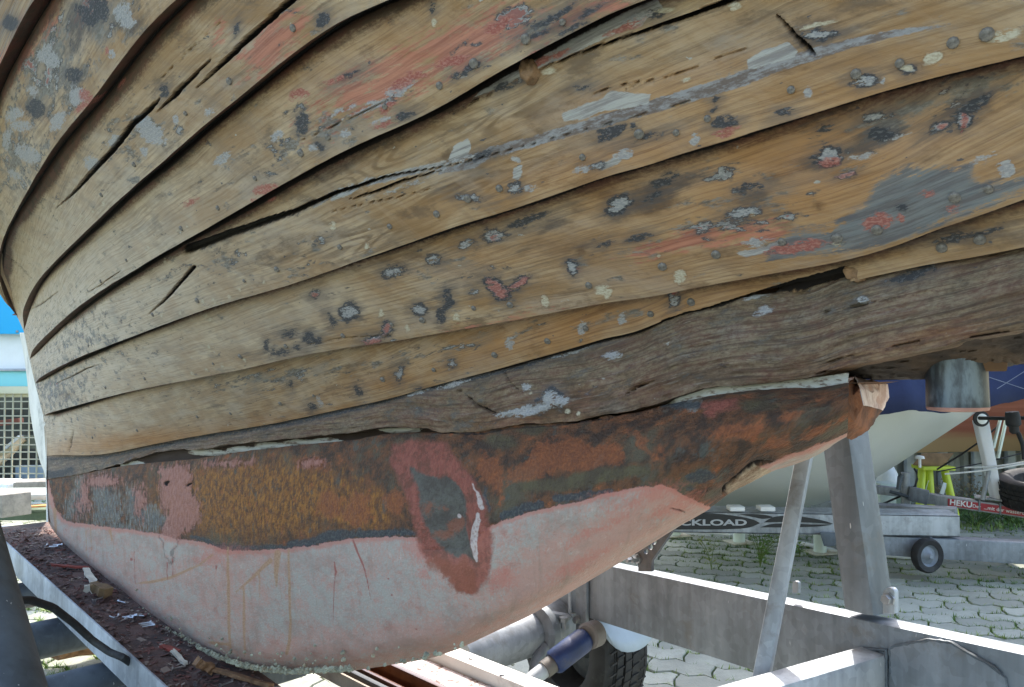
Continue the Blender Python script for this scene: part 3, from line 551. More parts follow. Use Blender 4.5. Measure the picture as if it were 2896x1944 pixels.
# ---- ballast keel
def ballast_mat():
    n = NT('rusty_primed_ballast'); uv = n.uv(); A = lambda k: n.attr('b_' + k)
    ne = n.math('SUBTRACT', n.noise(n.scale(uv, (45, 45, 1)), 1, 6, .72), .5); ne2 = n.math('SUBTRACT', n.noise(n.scale(uv, (190, 190, 1)), 1, 3, .6), .5)
    st = n.noise(n.scale(uv, (70, 20, 1)), 1, 6, .68); st2 = n.noise(n.scale(uv, (110, 55, 1)), 1, 5, .7)
    big = n.noise(n.scale(uv, (9, 11, 1)), 1, 5, .65); mid = n.noise(n.scale(uv, (28, 34, 1), (3, 3, 0)), 1, 6, .72)
    edge = n.add(n.mul(ne, .8), n.mul(ne2, .3))
    # rust
    brown = n.mix(n.step(mid, .4, .58), lin(64, 47, 37), lin(112, 73, 47)); brown = n.mix(n.step(big, .5, .66), brown, lin(92, 82, 64))
    gold = n.mix(n.step(st2, .38, .62), lin(122, 74, 34), lin(172, 114, 46)); gold = n.mix(n.step(n.noise(n.scale(uv, (60, 46, 1)), 1, 7, .8), .46, .6), gold, lin(88, 60, 42))
    col = n.mix(n.step(n.add(A('gold'), n.mul(n.add(ne, n.math('SUBTRACT', st, .5)), .9)), .25, .75), brown, gold)
    col = n.mix(n.mul(n.step(mid, .58, .66), .75), col, lin(160, 92, 56))
    col = n.mix(n.mul(n.step(n.noise(n.scale(uv, (24, 24, 1), (7, 1, 0)), 1, 6, .7), .57, .66), .7), col, lin(84, 86, 78))
    col = n.mix(n.mul(n.step(n.noise(n.scale(uv, (70, 70, 1), (1, 9, 0)), 1, 4, .7), .62, .7), .8), col, lin(66, 48, 40))
    def lay(col, k, c, e=edge, soft=.06, op=1.0): return n.mix(n.mul(n.step(n.add(A(k), e), -soft, soft), op), col, c)
    col = lay(col, 'orange', n.mix(n.step(ne2, -.05, .1), lin(136, 76, 46), lin(160, 92, 54)), n.add(n.mul(edge, 1.2), n.mul(n.math('SUBTRACT', mid, .5), 1.6)), .2, .62)
    col = lay(col, 'grn', n.mix(n.step(mid, .4, .6), lin(78, 66, 50), lin(94, 84, 60)), edge, .2)
    col = lay(col, 'blue', n.mix(n.step(st, .36, .6), lin(92, 100, 104), n.mix(n.step(st2, .4, .6), lin(146, 152, 148), lin(112, 96, 70))), n.add(n.mul(edge, 1.0), n.mul(n.math('SUBTRACT', st, .5), 2.6)), .16, .7)
    col = lay(col, 'navy', n.mix(n.step(ne2, -.02, .1), lin(60, 64, 68), lin(84, 86, 84)), n.mul(edge, .9), .1, .9)
    col = lay(col, 'flake', n.mix(n.step(st2, .38, .62), lin(184, 130, 116), lin(156, 102, 88)), n.add(n.mul(edge, 1.2), n.mul(n.math('SUBTRACT', st, .5), 2.2)), .14, .8)
    # primer: pink rubbed over grey
    pn = n.noise(n.scale(uv, (190, 120, 1), (2, 2, 0)), 1, 6, .75); pk = n.add(n.mul(n.math('SUBTRACT', pn, .5), 3.0), n.mul(n.math('SUBTRACT', big, .5), 1.5))
    pk = n.add(pk, n.add(n.mul(n.math('SUBTRACT', A('pinkness'), .2), .75), n.mul(n.math('SUBTRACT', mid, .5), 2.4)))
    pink = n.mix(n.step(pk, -.4, .55), lin(166, 158, 148), lin(180, 141, 127)); pink = n.mix(n.step(st, .62, .74), pink, lin(164, 128, 114))
    pink = n.mix(n.mul(n.step(mid, .66, .72), .7), pink, lin(170, 104, 88))
    pink = n.mix(n.mul(n.step(n.noise(n.scale(uv, (200, 60, 1), (1, 3, 0)), 1, 2, .5), .71, .75), .6), pink, lin(132, 108, 96))
    pink = n.mix(n.mul(n.step(n.noise(n.scale(uv, (7, 11, 1), (2, 7, 0)), 1, 8, .74), .47, .64), .5), pink, lin(142, 122, 110)); pink = n.mix(n.mul(n.step(n.noise(n.scale(uv, (42, 42, 1), (5, 2, 0)), 1, 6, .78), .55, .66), .4), pink, lin(196, 178, 164))
    pink = n.mix(n.mul(n.step(n.noise(n.scale(uv, (230, 150, 1), (4, 4, 0)), 1, 3, .6), .66, .72), .55), pink, lin(110, 86, 76)); pink = n.mix(n.mul(n.step(n.noise(n.scale(uv, (34, 5, 1), (4, 9, 0)), 1, 5, .7), .54, .68), .35), pink, lin(140, 120, 104)); pink = n.mix(n.mul(n.step(n.noise(n.scale(uv, (14, 18, 1), (9, 9, 0)), 1, 7, .78), .55, .66), .5), pink, lin(164, 104, 90))
    m = n.step(n.add(A('pink'), n.mul(edge, .45)), -.05, .05); col = n.mix(m, col, pink)
    rim = n.mul(n.mul(n.step(n.add(A('pink'), n.mul(edge, .9)), -.05, .02), n.math('SUBTRACT', 1, n.step(n.add(A('pink'), n.mul(edge, .9)), .1, .4))), .65)
    col = n.mix(rim, col, lin(184, 114, 98))
    col = lay(col, 'redrub', lin(186, 108, 92), n.add(n.mul(edge, 1.5), n.mul(n.math('SUBTRACT', pn, .5), 1.6)), .3, .5)
    col = lay(col, 'stk', n.mix(n.step(ne2, -.05, .05), lin(160, 118, 84), lin(176, 138, 104)), n.mul(edge, .1), .035, .8)
    col = lay(col, 'scr', lin(150, 84, 74), n.mul(edge, .1), .03, .9)
    col = lay(col, 'bl', n.mix(n.step(mid, .46, .6), n.mix(n.step(st2, .4, .6), lin(160, 92, 76), lin(142, 78, 64)), lin(118, 72, 58)), n.mul(edge, 1.0), .2, .92)
    col = lay(col, 'blo', lin(142, 82, 60), n.mul(edge, 1.4), .2, .7)
    col = lay(col, 'bld', n.mix(n.step(mid, .4, .62), lin(98, 93, 84), lin(82, 74, 66)), n.mul(edge, .9), .14)
    col = lay(col, 'blo2', lin(144, 86, 62), n.mul(edge, 1.6), .2, .7)
    col = lay(col, 'wh', n.mix(n.step(ne2, 0, .1), lin(196, 178, 170), lin(176, 148, 138)), n.mul(edge, .25), .04)
    col = lay(col, 'raw', n.mix(n.step(mid, .4, .62), lin(182, 158, 132), lin(136, 104, 78)), n.mul(edge, .5), .05)
    col = lay(col, 'crack', lin(38, 27, 22), n.mul(edge, .15), .03)
    rm = n.math('SUBTRACT', 1, m)
    h = n.add(n.mul(mid, n.add(.25, n.mul(rm, .9))), n.mul(ne2, n.add(.25, n.mul(rm, .6)))); h = n.add(h, n.mul(m, .5)); h = n.add(h, n.mul(n.step(n.add(A('flake'), edge), -.06, .06), .6)); h = n.add(h, n.mul(st2, n.mul(rm, .4)))
    n.bump(h, .006, .95)
    return n.done(col, n.add(.55, n.mul(mid, .3)), 0, .4)
M_ball = ballast_mat()
tau = np.linspace(0, 1, 640); ux, uy = resample(SEAM['j'], tau); lx, ly = resample(SEAM['k'], tau)
v = np.concatenate([np.linspace(0, .03, 4), np.linspace(.045, .96, 110), np.linspace(.97, 1, 8)])       # 0 top .. 1 bottom
X = ux[:, None] + (lx - ux)[:, None] * v; Y = uy[:, None] + (ly - uy)[:, None] * v
thin = np.clip((X - 130) / 500, .15, 1)
i0 = A0 + B0 * X; inv = i0 + i0 ** 2 * (.07 + .10 * np.sin(np.pi * np.clip(v, 0, 1) ** .8)[None, :] * thin - (.09 * np.clip((v - .86) / .14, 0, 1) ** 3)[None, :])
P0 = pts3(X, Y, inv); N = grid_normals(P0); U = arc(P0, 0); V = arc(P0, 1)
f = {}; X0, Y0 = X, Y; Xw, Yw = warp_px(X0, Y0, .9); Xs, Ys = warp_px(X0, Y0, .35)
PINK = [[(100,1362),(140,1362),(150,1420),(156,1440),(185,1470),(214,1481),(263,1485),(349,1497),(448,1510),(500,1526),(575,1536),(633,1556),(721,1560),(808,1553),(877,1546),(981,1525),(1120,1518),(1190,1521),(1200,1560),(1300,1560),(1394,1487),(1425,1473),(1512,1445),(1616,1424),(1703,1400),(1800,1378),(1870,1372),(1920,1390),(1960,1412),(2000,1432),(2040,1440),(2060,1500),(1900,1560),(1000,2000),(100,1900)], [(2150,1322),(2200,1296),(2300,1264),(2400,1222),(2440,1240),(2300,1330),(2160,1380),(2060,1420),(2080,1390),(2140,1350)]]
f['b_pink'] = f_poly(Xs, Ys, PINK); X, Y = Xs, Ys
f['b_bl'] = f_poly(X, Y, [[(1110,1260),(1162,1243),(1265,1252),(1289,1293),(1337,1351),(1368,1424),(1380,1490),(1395,1521),(1389,1608),(1373,1650),(1332,1688),(1294,1674),(1252,1622),(1200,1573),(1180,1530),(1168,1460),(1150,1400),(1108,1315)], [(1985,1142),(2085,1130),(2092,1158),(2030,1170),(2015,1186),(1992,1170)]])
f['b_bld'] = f_poly(X, Y, [[(1155,1318),(1213,1348),(1240,1356),(1261,1346),(1296,1372),(1306,1413),(1305,1458),(1306,1504),(1325,1545),(1349,1587),(1304,1570),(1280,1587),(1235,1549),(1200,1490),(1188,1440),(1185,1390),(1168,1350)]])
f['b_blo'] = f_poly(X, Y, [[(1200,1600),(1225,1570),(1280,1600),(1310,1580),(1345,1615),(1350,1650),(1330,1684),(1290,1670),(1250,1625)]]) * 1
f['b_blo2'] = f_ell(X, Y, [(1207,1438,12,20,10),(1270,1495,30,16,-30),(1250,1515,22,14),(1285,1480,14,16),(1240,1440,6,6)])
f['b_wh'] = f_line(X, Y, [[(1352,1452,4),(1356,1470,7),(1343,1500,12),(1338,1530,14),(1344,1565,9),(1350,1588,1)], [(1336,1365,1),(1349,1400,4),(1356,1422,7),(1358,1436,6)]]); f['b_wh'] = np.maximum(f['b_wh'], f_ell(X, Y, [(1280,1462,7,8),(1135,1580,4,4)]))
X, Y = Xw, Yw
f['b_orange'] = np.maximum(f_poly(X, Y, [[(1480,1300),(1545,1240),(1630,1238),(1690,1262),(1740,1255),(1776,1290),(1760,1308),(1660,1332),(1586,1330),(1515,1362),(1470,1360),(1430,1380),(1440,1330)], [(1770,1215),(1800,1212),(1826,1240),(1842,1278),(1872,1298),(1862,1262),(1846,1245),(1868,1250),(1880,1300),(1850,1300),(1800,1250)]]), f_ell(X, Y, [(1385,1330,36,40,20),(1405,1370,20,30),(1370,1290,14,20),(2060,1215,50,16,-15),(2110,1220,30,20),(2200,1250,40,16,-20),(2300,1220,60,14,-25),(2420,1230,14,10),(2240,1180,36,9,-20),(1950,1440,60,22,-20),(1010,1440,40,50,20),(930,1430,34,40),(1120,1420,30,36),(880,1310,40,20)]))
f['b_grn'] = np.maximum(f_line(X, Y, [[(1470,1380,14),(1600,1370,22),(1720,1340,20),(1830,1330,14)]]), f_ell(X, Y, [(1420,1250,40,20),(1500,1215,40,14),(2150,1150,60,16)]))
f['b_navy'] = f_line(X, Y, [[(600,1545,5),(700,1552,7),(808,1546,8),(877,1536,10),(930,1515,16),(981,1512,12),(1060,1508,10),(1110,1508,8)], [(1080,1512,8),(1150,1505,10),(1180,1510,8)], [(1418,1460,10),(1480,1440,13),(1530,1425,14)], [(1580,1412,12),(1650,1400,12),(1722,1390,8)], [(1870,1150,6),(1930,1145,10),(1980,1150,9)], [(1950,1350,10),(2000,1340,14)], [(540,1520,6),(600,1535,8)]]); f['b_navy'] = np.maximum(f['b_navy'], f_ell(X, Y, [(1990,1345,30,16,-10),(1950,1380,14,8),(1370,1420,8,30,-10)]))
f['b_blue'] = f_ell(X, Y, [(205,1430,14,50,8),(225,1410,20,60),(290,1420,30,70,0),(320,1440,26,50),(380,1440,22,60,-10),(420,1460,36,36),(440,1480,40,24),(350,1490,60,10,8),(1950,1145,34,12)])
f['b_flake'] = np.maximum(f_poly(X, Y, [[(440,1320),(530,1312),(545,1380),(566,1440),(556,1490),(510,1510),(500,1560),(478,1592),(470,1560),(452,1520),(470,1450),(455,1400)]]), f_ell(X, Y, [(240,1400,13,50,6),(290,1360,50,16),(395,1420,14,40,0),(222,1430,8,26),(640,1310,60,12),(880,1310,30,12)]))
f['b_raw'] = f_poly(X, Y, [[(2045,1390),(2060,1368),(2090,1350),(2130,1328),(2160,1322),(2178,1330),(2182,1342),(2120,1372),(2070,1396)]])
X, Y = Xs, Ys
f['b_crack'] = f_line(X, Y, [[(2044,1395,3),(2052,1378,5),(2080,1350,6),(2125,1325,5),(2150,1312,3),(2180,1304,1)], [(1254,1222,3),(1368,1224,3),(1454,1206,2.5),(1600,1196,2.5),(1660,1182,2.5),(1720,1182,2),(1760,1165,1)], [(1770,1190,1),(1830,1170,2),(1870,1152,1)], [(1900,1440,2),(1935,1448,1)], [(470,1370,6),(480,1360,1)], [(530,1372,5),(545,1364,1)]])
DR = [[(642,1548,3),(644,1650,4),(648,1760,4),(652,1850,2.5)], [(688,1660,3),(690,1760,4),(692,1855,2)], [(816,1555,3),(818,1650,3.5),(820,1760,3),(818,1810,4.5),(810,1850,4)], [(765,1585,7),(720,1630,4),(688,1658,3),(665,1676,2)], [(785,1565,9),(782,1620,6),(782,1660,2)], [(600,1570,3),(560,1600,3),(480,1635,4),(420,1648,4),(385,1650,2)], [(645,1822,4),(600,1818,4),(590,1816,2)], [(155,1440,5),(158,1500,3),(156,1515,2)], [(735,1620,2),(735,1690,1.5)], [(312,1500,4),(316,1530,2)], [(255,1490,1.5),(258,1560,1.2)], [(242,1500,1.5),(245,1580,1)]]
X, Y = warp_px(X0, Y0, .12)
f['b_stk'] = f_line(X, Y, DR)
f['b_scr'] = f_line(X, Y, [[(998,1528,2.5),(1010,1560,3),(1030,1610,2.2),(1045,1680,1.2),(1050,1700,.8)], [(945,1590,2),(950,1618,3),(948,1640,1.5),(940,1760,1)], [(472,1590,2),(474,1640,1.2)], [(488,1580,1.5),(489,1630,1)], [(380,1560,1),(382,1650,1.3)]]); f['b_scr'] = np.maximum(f['b_scr'], f_ell(X, Y, [(1098,1638,4,3),(1109,1683,4,3),(1179,1779,4,3),(372,1582,4,5),(1010,1560,3,3),(610,1605,3,7)]))
X, Y = Xw, Yw
f['b_redrub'] = f_ell(X, Y, [(1190,1560,40,24,50),(1200,1620,14,22,0),(1165,1545,20,12),(1850,1390,60,14,-15),(1800,1420,70,10,-15),(1930,1410,60,12,-20),(1700,1490,80,9,-25),(1640,1590,80,14,-28),(1900,1440,60,16,-20),(1740,1405,50,10),(590,1580,40,18),(640,1560,60,14),(1420,1640,40,24,-30)])
for k in f: f[k] = np.clip(f[k], -40, 40) / 40
X, Y = X0, Y0
f['b_gold'] = f_soft(X, Y, [(720,1410,330,130,0,1),(1000,1440,160,90,0,.8),(560,1380,80,100,0,.7),(900,1380,200,80,0,.6)])
f['b_pinkness'] = f_soft(X, Y, [(1700,1560,500,110,-28,.95),(1300,1790,400,70,-12,.8),(900,1840,300,50,0,.6),(650,1640,120,120,0,.45),(1850,1440,200,60,-25,1),(400,1680,200,60,35,.35)]) + .1
rgh = .006 * (fbm(U * 7, V * 7, 6) - .5) + .004 * (fbm(U * 30, V * 30, 16) - .5) * (1 - np.clip(f['b_pink'] * 8 + .5, 0, 1))
rgh += .010 * np.clip(f['b_flake'] * 6, 0, .6) * (fbm(U * 40, V * 14, 26) - .1)
rgh += .014 * f_soft(X, Y, [(2100,1330,110,40,-25)]) * (fbm(U * 26, V * 26, 36) - .5) - .012 * f_soft(X, Y, [(1270,1480,60,110,0)]) + .006 * f_soft(X, Y, [(1345,1510,24,90,0)])
rgh -= np.clip((f['b_crack'] * 40 + 1) / 6, 0, 1) * .012
rgh *= np.clip((X - 130) / 200, .3, 1)
P = P0 + N * rgh[..., None]
P[:, -6:, 2] += (.006 * (fbm(U[:, -6:] * 22, V[:, -6:] * 4, 8) - .5)) * np.clip((X[:, -6:] - 1900) / 200, 0.15, 1.6)
tb = P[:, :1] - KN * .14; bb = P[:, -1:] - KN * np.clip((X[:, -1:] - 130) / 300, .2, 1)[..., None] * .14
bb[..., 2] += .012 + .10 * np.clip((X0[:, -1:] - 900) / 900, 0, 1); bb = bb + KN * .06 * np.clip((X0[:, -1:] - 1500) / 500, 0, 1)[..., None]
P = np.concatenate([tb, P, bb], 1); U = np.concatenate([U[:, :1], U, U[:, -1:]], 1); V = np.concatenate([V[:, :1] - .14, V, V[:, -1:] + .14], 1)
f = {k: np.concatenate([a[:, :1], a, a[:, -1:]], 1) for k, a in f.items()}
ballast = grid_obj('ballast_keel', P, f, U + 70, V + 30, M_ball, boat)
kb = P[:, -2].copy(); kbx = X[:, -1].copy(); ktop = P[:, 1].copy()
# chopped front end of the ballast
def kp(px, py, q=0): return Vector(pts3(np.array(px, float), np.array(py, float), np.array(A0 + B0 * px + q)))
m_chop = NT('raw_chopped_end'); oo = m_chop.obj(); mm = m_chop.noise(oo, 30, 5, .7)
m_chop.bump(m_chop.noise(oo, 80, 4), .003, .6)
M_chop = m_chop.done(m_chop.mix(m_chop.step(mm, .4, .62), lin(236, 212, 202), lin(190, 150, 134)), .7)
M_rust = simple('flaking_rust_edge', lin(126, 76, 46)[:3], .85, 0, .6, 34, lin(62, 46, 38), .006)
inner = [(2403,1082),(2432,1110),(2441,1145),(2418,1190),(2395,1240)]
outer = [(2487,1078),(2512,1088),(2515,1126),(2490,1166),(2479,1185)]
I = [kp(x, y, .05) for x, y in inner]; O = [kp(x, y, -.13) for x, y in outer]
mb = MB(); b = mb.b
pts = [kp(2418, 1066, .0), kp(2460, 1075, -.05), kp(2511, 1087, -.11), kp(2516, 1126, -.12), kp(2496, 1160, -.1), kp(2441, 1146, .045), kp(2432, 1100, .05)]
cvt = sum(pts, Vector()) / len(pts) + nV * .004
vs = [b.verts.new(p) for p in pts]; c = b.verts.new(cvt)
for k in range(len(vs)): b.faces.new([vs[k], vs[(k + 1) % len(vs)], c])
def broken(bm, amp, seed):
    bmesh.ops.subdivide_edges(bm, edges=list(bm.edges), cuts=6, use_grid_fill=True)
    for v in bm.verts:
        if v.is_boundary and amp > .0: k_ = .4
        else: k_ = 1
        x_ = (float(fbm(np.array(v.co.x * 60 + seed), np.array(v.co.z * 60 + v.co.y * 30), 81)) - .48) * amp * 2 + (float(fbm(np.array(v.co.x * 220 + seed), np.array(v.co.z * 220 + v.co.y * 90), 82)) - .48) * amp * .8
        v.co += Vector((x_ * -.6, x_ * -.6, x_ * .5)) * k_
broken(mb.b, .012, 1)
mb.build('chopped_end', M_chop, boat, smooth=True, ang=60)
mb = MB(); b = mb.b
P1 = [kp(2403, 1080, .055), kp(2418, 1066, .0), kp(2432, 1100, .05), kp(2441, 1146, .045), kp(2415, 1192, .09), kp(2393, 1150, .11)]
P2 = [kp(2441, 1146, .045), kp(2496, 1160, -.1), kp(2478, 1186, -.08), kp(2456, 1218, -.03), kp(2415, 1192, .09)]
P3 = [kp(2415, 1192, .09), kp(2456, 1218, -.03), kp(2408, 1246, .0), kp(2393, 1238, .03), kp(2390, 1200, .1)]
P4 = [kp(2393, 1150, .11), kp(2415, 1192, .09), kp(2390, 1200, .1)]
for pl in (P1, P2, P3, P4):
    c = b.verts.new(sum(pl, Vector()) / len(pl) + nV * .003); vs = [b.verts.new(p) for p in pl]
    for k in range(len(vs)): b.faces.new([vs[k], vs[(k + 1) % len(vs)], c])
broken(mb.b, .010, 5)
mb.build('rusted_end', M_rust, boat, smooth=True, ang=60)
# putty in the open seam
n = NT('cracked_white_putty'); uv = n.uv(); q = n.noise(n.scale(uv, (26, 60, 1)), 1, 4, .7); a = n.attr('p_w')
cp_ = n.mix(n.step(n.add(a, n.mul(n.math('SUBTRACT', q, .5), 1.2)), .42, .52), lin(52, 36, 26), n.mix(n.step(n.noise(n.scale(uv, (40, 120, 1)), 1, 4, .7), .5, .64), lin(184, 180, 168), lin(120, 104, 90))); n.bump(q, .004, .8); M_putty = n.done(cp_, .85)
xs = np.linspace(340, 2400, 420); yj = np.interp(xs, *dense(SEAM['j']).T); g = jgap(xs)
vv = np.linspace(-.25, 1.15, 14); X = np.repeat(xs[:, None], 14, 1); Y = yj[:, None] - g[:, None] * vv - 0
wht = np.maximum(f_soft(X, Y, [(370,1322,50,16),(590,1280,60,9),(690,1272,50,9),(770,1262,50,10),(880,1252,78,9),(920,1248,50,9),(1130,1216,60,9),(1160,1212,26,10)]), np.clip((X - 1850) / 60, 0, 1) * 1.1) 
wht = np.where(X > 1840, wht, np.clip(wht * 1.3, 0, 1))
bulge = np.clip((X - 1840) / 80, 0, 1)
i0 = A0 + B0 * X; inv = i0 + i0 ** 2 * (.02 + .03 * bulge + .02 * np.clip(wht - .4, 0, 1))
P = pts3(X, Y, inv) + (.006 * (fbm(X / 30, Y / 14, 9) - .5))[..., None] * KN
grid_obj('seam_putty', P, {'p_w': wht}, X / 1400, Y / 1400, M_putty, boat)
# ---- the rest of the boat
M_pale = simple('pale_bare_wood', lin(228, 224, 214)[:3], .7, 0, .12, 10, lin(150, 146, 138), .002)
M_darkw = simple('dark_wet_timber', lin(58, 46, 38)[:3], .85, 0, .4, 14, lin(96, 74, 54), .004)
PA = dense([(67,941),(85,1020),(100,1085),(122,1178),(130,1290),(131,1356),(136,1477)], 12)
PB = dense([(55,940),(68,1010),(77,1080),(86,1170),(100,1250),(114,1308),(127,1345),(131,1480)], 12)
k = 60; ta = np.linspace(0, 1, k); L = lambda D: np.stack([np.interp(ta, np.linspace(0, 1, len(D)), D[:, i]) for i in (0, 1)], 1)
PB = np.stack([np.interp(L(PA)[:, 1], PB[:, 1], PB[:, 0]), L(PA)[:, 1]], 1); PA = L(PA)
rows = []
for w_, dd in ((-.10, -.02), (.0, .0), (.35, .03), (.7, .09), (1.0, .17), (.9, .30), (0, .36)):
    X = PA[:, 0] + (PB[:, 0] - PA[:, 0]) * w_; Y = PA[:, 1]; i0 = A0 + B0 * PA[:, 0]; inv = 1 / (1 / (i0 + i0 ** 2 * .075) + dd)
    rows.append(pts3(X, Y, inv))
MB().grid([[Vector(p) for p in r] for r in rows]).build('sternpost', M_pale, boat)
# coarse body out of the picture: topsides, deck, far side, transom
def to_k(p): p = np.asarray(p); return p @ KT, p @ KN + KD, p[..., 2]
tau = np.linspace(0, 1, 60); secs = []
for nm in names:
    x, y = resample(SEAM[nm], tau); secs.append(extend(pts3(x, y, invd_hull(x, y))[:, None], n=20)[:, 0])
sz, qz, zz = to_k(secs[-1]); top = []
qs = np.clip(1.15 - .045 * (sz + .5) ** 2, .35, 1.15); qs = np.maximum(qs, qz + .03); qs = np.where(sz > .2, np.minimum(qs, np.maximum(.03, 1.15 * np.sqrt(np.clip((sz[-1] + .02 - sz) / (sz[-1] - .2), 0, 1)))), qs)
for w_ in (.0, .35, .7, 1.0):
    q = qz + (qs - qz) * (1 - (1 - w_) ** 1.6); z = zz + (2.65 - zz) * w_ ** 1.15
    top.append(np.array([keel_pt(a, b_ + (.004 if w_ == 0 else 0), c_) for a, b_, c_ in zip(sz, q, z)]))
M_top = simple('stripped_topside_wood', lin(150, 124, 90)[:3], .7, 0, .25, 6)
MB().grid([[Vector(p) for p in r] for r in top]).build('topside', M_top, boat)
def mirror(P): s_, q_, z_ = to_k(P); return [keel_pt(a, -b_, c_) for a, b_, c_ in zip(s_, q_, z_)]
MB().grid([mirror(r) for r in secs] + [mirror(r) for r in top[1:]]).build('far_side_planking', M_top, boat)
MB().grid([[Vector(p) for p in top[-1]], [keel_pt(a, 0, 2.72) for a in sz], mirror(top[-1])]).build('deck', M_top, boat)
col0 = [r[0] for r in secs] + [r[0] for r in top[1:]]
MB().grid([[Vector(p) + nV * -.012 for p in col0], [keel_pt(*(lambda a: (a[0] - .02, 0, a[2]))(to_k(p))) for p in col0], mirror(col0)]).build('transom', M_top, boat)
# worn timber under the stem, seen from below
xs = np.linspace(2385, 3100, 90); yt = np.interp(xs, [2385, 2617, 2732, 2896, 3100], [1030, 985, 964, 930, 885]); yb = np.interp(xs, [2385, 2470, 2540, 2613, 2660, 2785, 2800, 2896, 3100], [1062, 1074, 1069, 1072, 1052, 1030, 1026, 1028, 1020])
vv = np.linspace(0, 1, 16); X = np.repeat(xs[:, None], 16, 1); Y = yt[:, None] + (yb - yt)[:, None] * vv + (fbm(X / 9, X * 0, 4) - .5) * 14 * (vv > .8)
i0 = A0 + B0 * X; inv = i0 + i0 ** 2 * (.05 - .05 * vv[None, :]); P = pts3(X, Y, inv) + (.012 * (fbm(X / 40, Y / 6, 12) - .5))[..., None] * KN
P = np.concatenate([P, P[:, -1:] - KN * .12], 1)
P = extend(P, n=12)
MB().grid([[Vector(p) for p in r] for r in P]).build('splintered_stem_timber', M_darkw, boat)
MB().box(kp(2808, 1040, -.02), kp(2812, 965, -.0), .022, .02).build('stem_cleat', simple('orange_brown_wood', lin(104, 74, 46)[:3], .8, 0, .3, 20), boat)
# metal pipe stub below the stem
c = kp(2705, 1050, -.01); r_ = 80 / F / (A0 + B0 * 2705)
h_ = 108 / F / (A0 + B0 * 2705)
M_stub = NT('painted_steel_stub'); o_ = M_stub.obj(); nn = M_stub.noise(M_stub.scale(o_, (40, 40, 14)), 1, 5, .65)
M_stub.bump(nn, .002, .4)
M_stub = M_stub.done(M_stub.mix(M_stub.step(nn, .42, .6), lin(62, 66, 70), lin(110, 120, 126)), .35, .3)
st_ = MB().lathe(c, (0.01, 0, -1), [(r_ * .96, -.04), (r_ * .98, 0), (r_, h_ * .8), (r_, h_ * .92), (r_ * .96, h_)], 40).build('pipe_stub', M_stub, boat)
MB().lathe(c, (0.01, 0, -1), [(r_ * .99, h_ * .93), (r_ * 1.004, h_ * .95), (r_ * .97, h_ * 1.02), (r_ * .6, h_ * 1.06)], 40).build('stub_cap', simple('pink_primed_cap', lin(176, 128, 112)[:3], .7, 0, .25, 30), boat)
MB().blob(c + Vector((r_ * .95, -.0, .012)), .010, (.6, .8, 1.9), .3, 2, 5).build('putty_lump', M_pale, boat)
# wooden plugs in the planking
M_plug = simple('split_wood_plug', lin(140, 108, 78)[:3], .8, 0, .5, 60, lin(70, 48, 32), .003)
def hp(px, py, off=.0): i = invd_hull(np.array([float(px)]), np.array([float(py)])); return Vector(pts3(np.array([float(px)]), np.array([float(py)]), i)[0]) + nV * off
MB().blob(hp(2431, 764, .003), .0115, (1.0, .8, 1.0), .2, 4, 3).build('wooden_plug', M_plug, boat)
MB().blob(hp(1505, 203, .002), .012, (.9, .8, 1.1), .18, 4, 8).build('wooden_plug', M_plug, boat)
M_riv = simple('dull_copper_rivet', lin(138, 130, 120)[:3], .6, .3, .5, 160, lin(70, 62, 56), .002)
def hn(px, py):
    p_ = [np.array(hp(px + a, py + b_)) for a, b_ in ((-6, 0), (6, 0), (0, -6), (0, 6))]; n_ = np.cross(p_[1] - p_[0], p_[3] - p_[2]); n_ /= np.linalg.norm(n_); c_ = np.array([0, 0, CAMZ]) - p_[0]
    return Vector(n_ * (1 if n_ @ c_ > 0 else -1))
rr_ = random.Random(21); rv0 = MB().lathe(boat.location, (0, 0, 1), [(.0052, -.003), (.0052, 0), (.0042, .0012), (.0018, .0016)], 10).build('rivet', M_riv, boat); nr = 0
for nm, nx, t_ in (('i', 'h', .014), ('h', 'g', .021), ('g', 'e', .021), ('e', 'd', .021), ('d', 'b', .021)):
    lo, up_ = dense(SEAM[nm]), SEAM[nx]; x = 260 + rr_.uniform(0, 60)
    while x < 2850 and nr < 96:
        y = float(np.interp(x, lo[:, 0], lo[:, 1])); du = dense(up_); hgt = y - float(np.interp(x, du[:, 0], du[:, 1])); fr_ = rr_.uniform(.13, .2) + (.14 if nm == 'i' else 0)
        py = y - hgt * fr_
        if py > 10 and not (nm == 'i' and 2000 < x < 2460):
            o = rv0 if nr == 0 else rv0.copy()
            if nr: COL.objects.link(o); o.parent = boat
            nn_ = hn(x, py); p = hp(x, py) + nn_ * (t_ * (1 - fr_) * 1.03 + .0008); o.location = p - boat.location; o.rotation_euler = nn_.to_track_quat('Z', 'Y').to_euler(); s_ = rr_.uniform(.6, 1.05); o.scale = (s_, s_, s_); nr += 1
        x += rr_.uniform(85, 260) * (.75 if x < 1200 else 1)
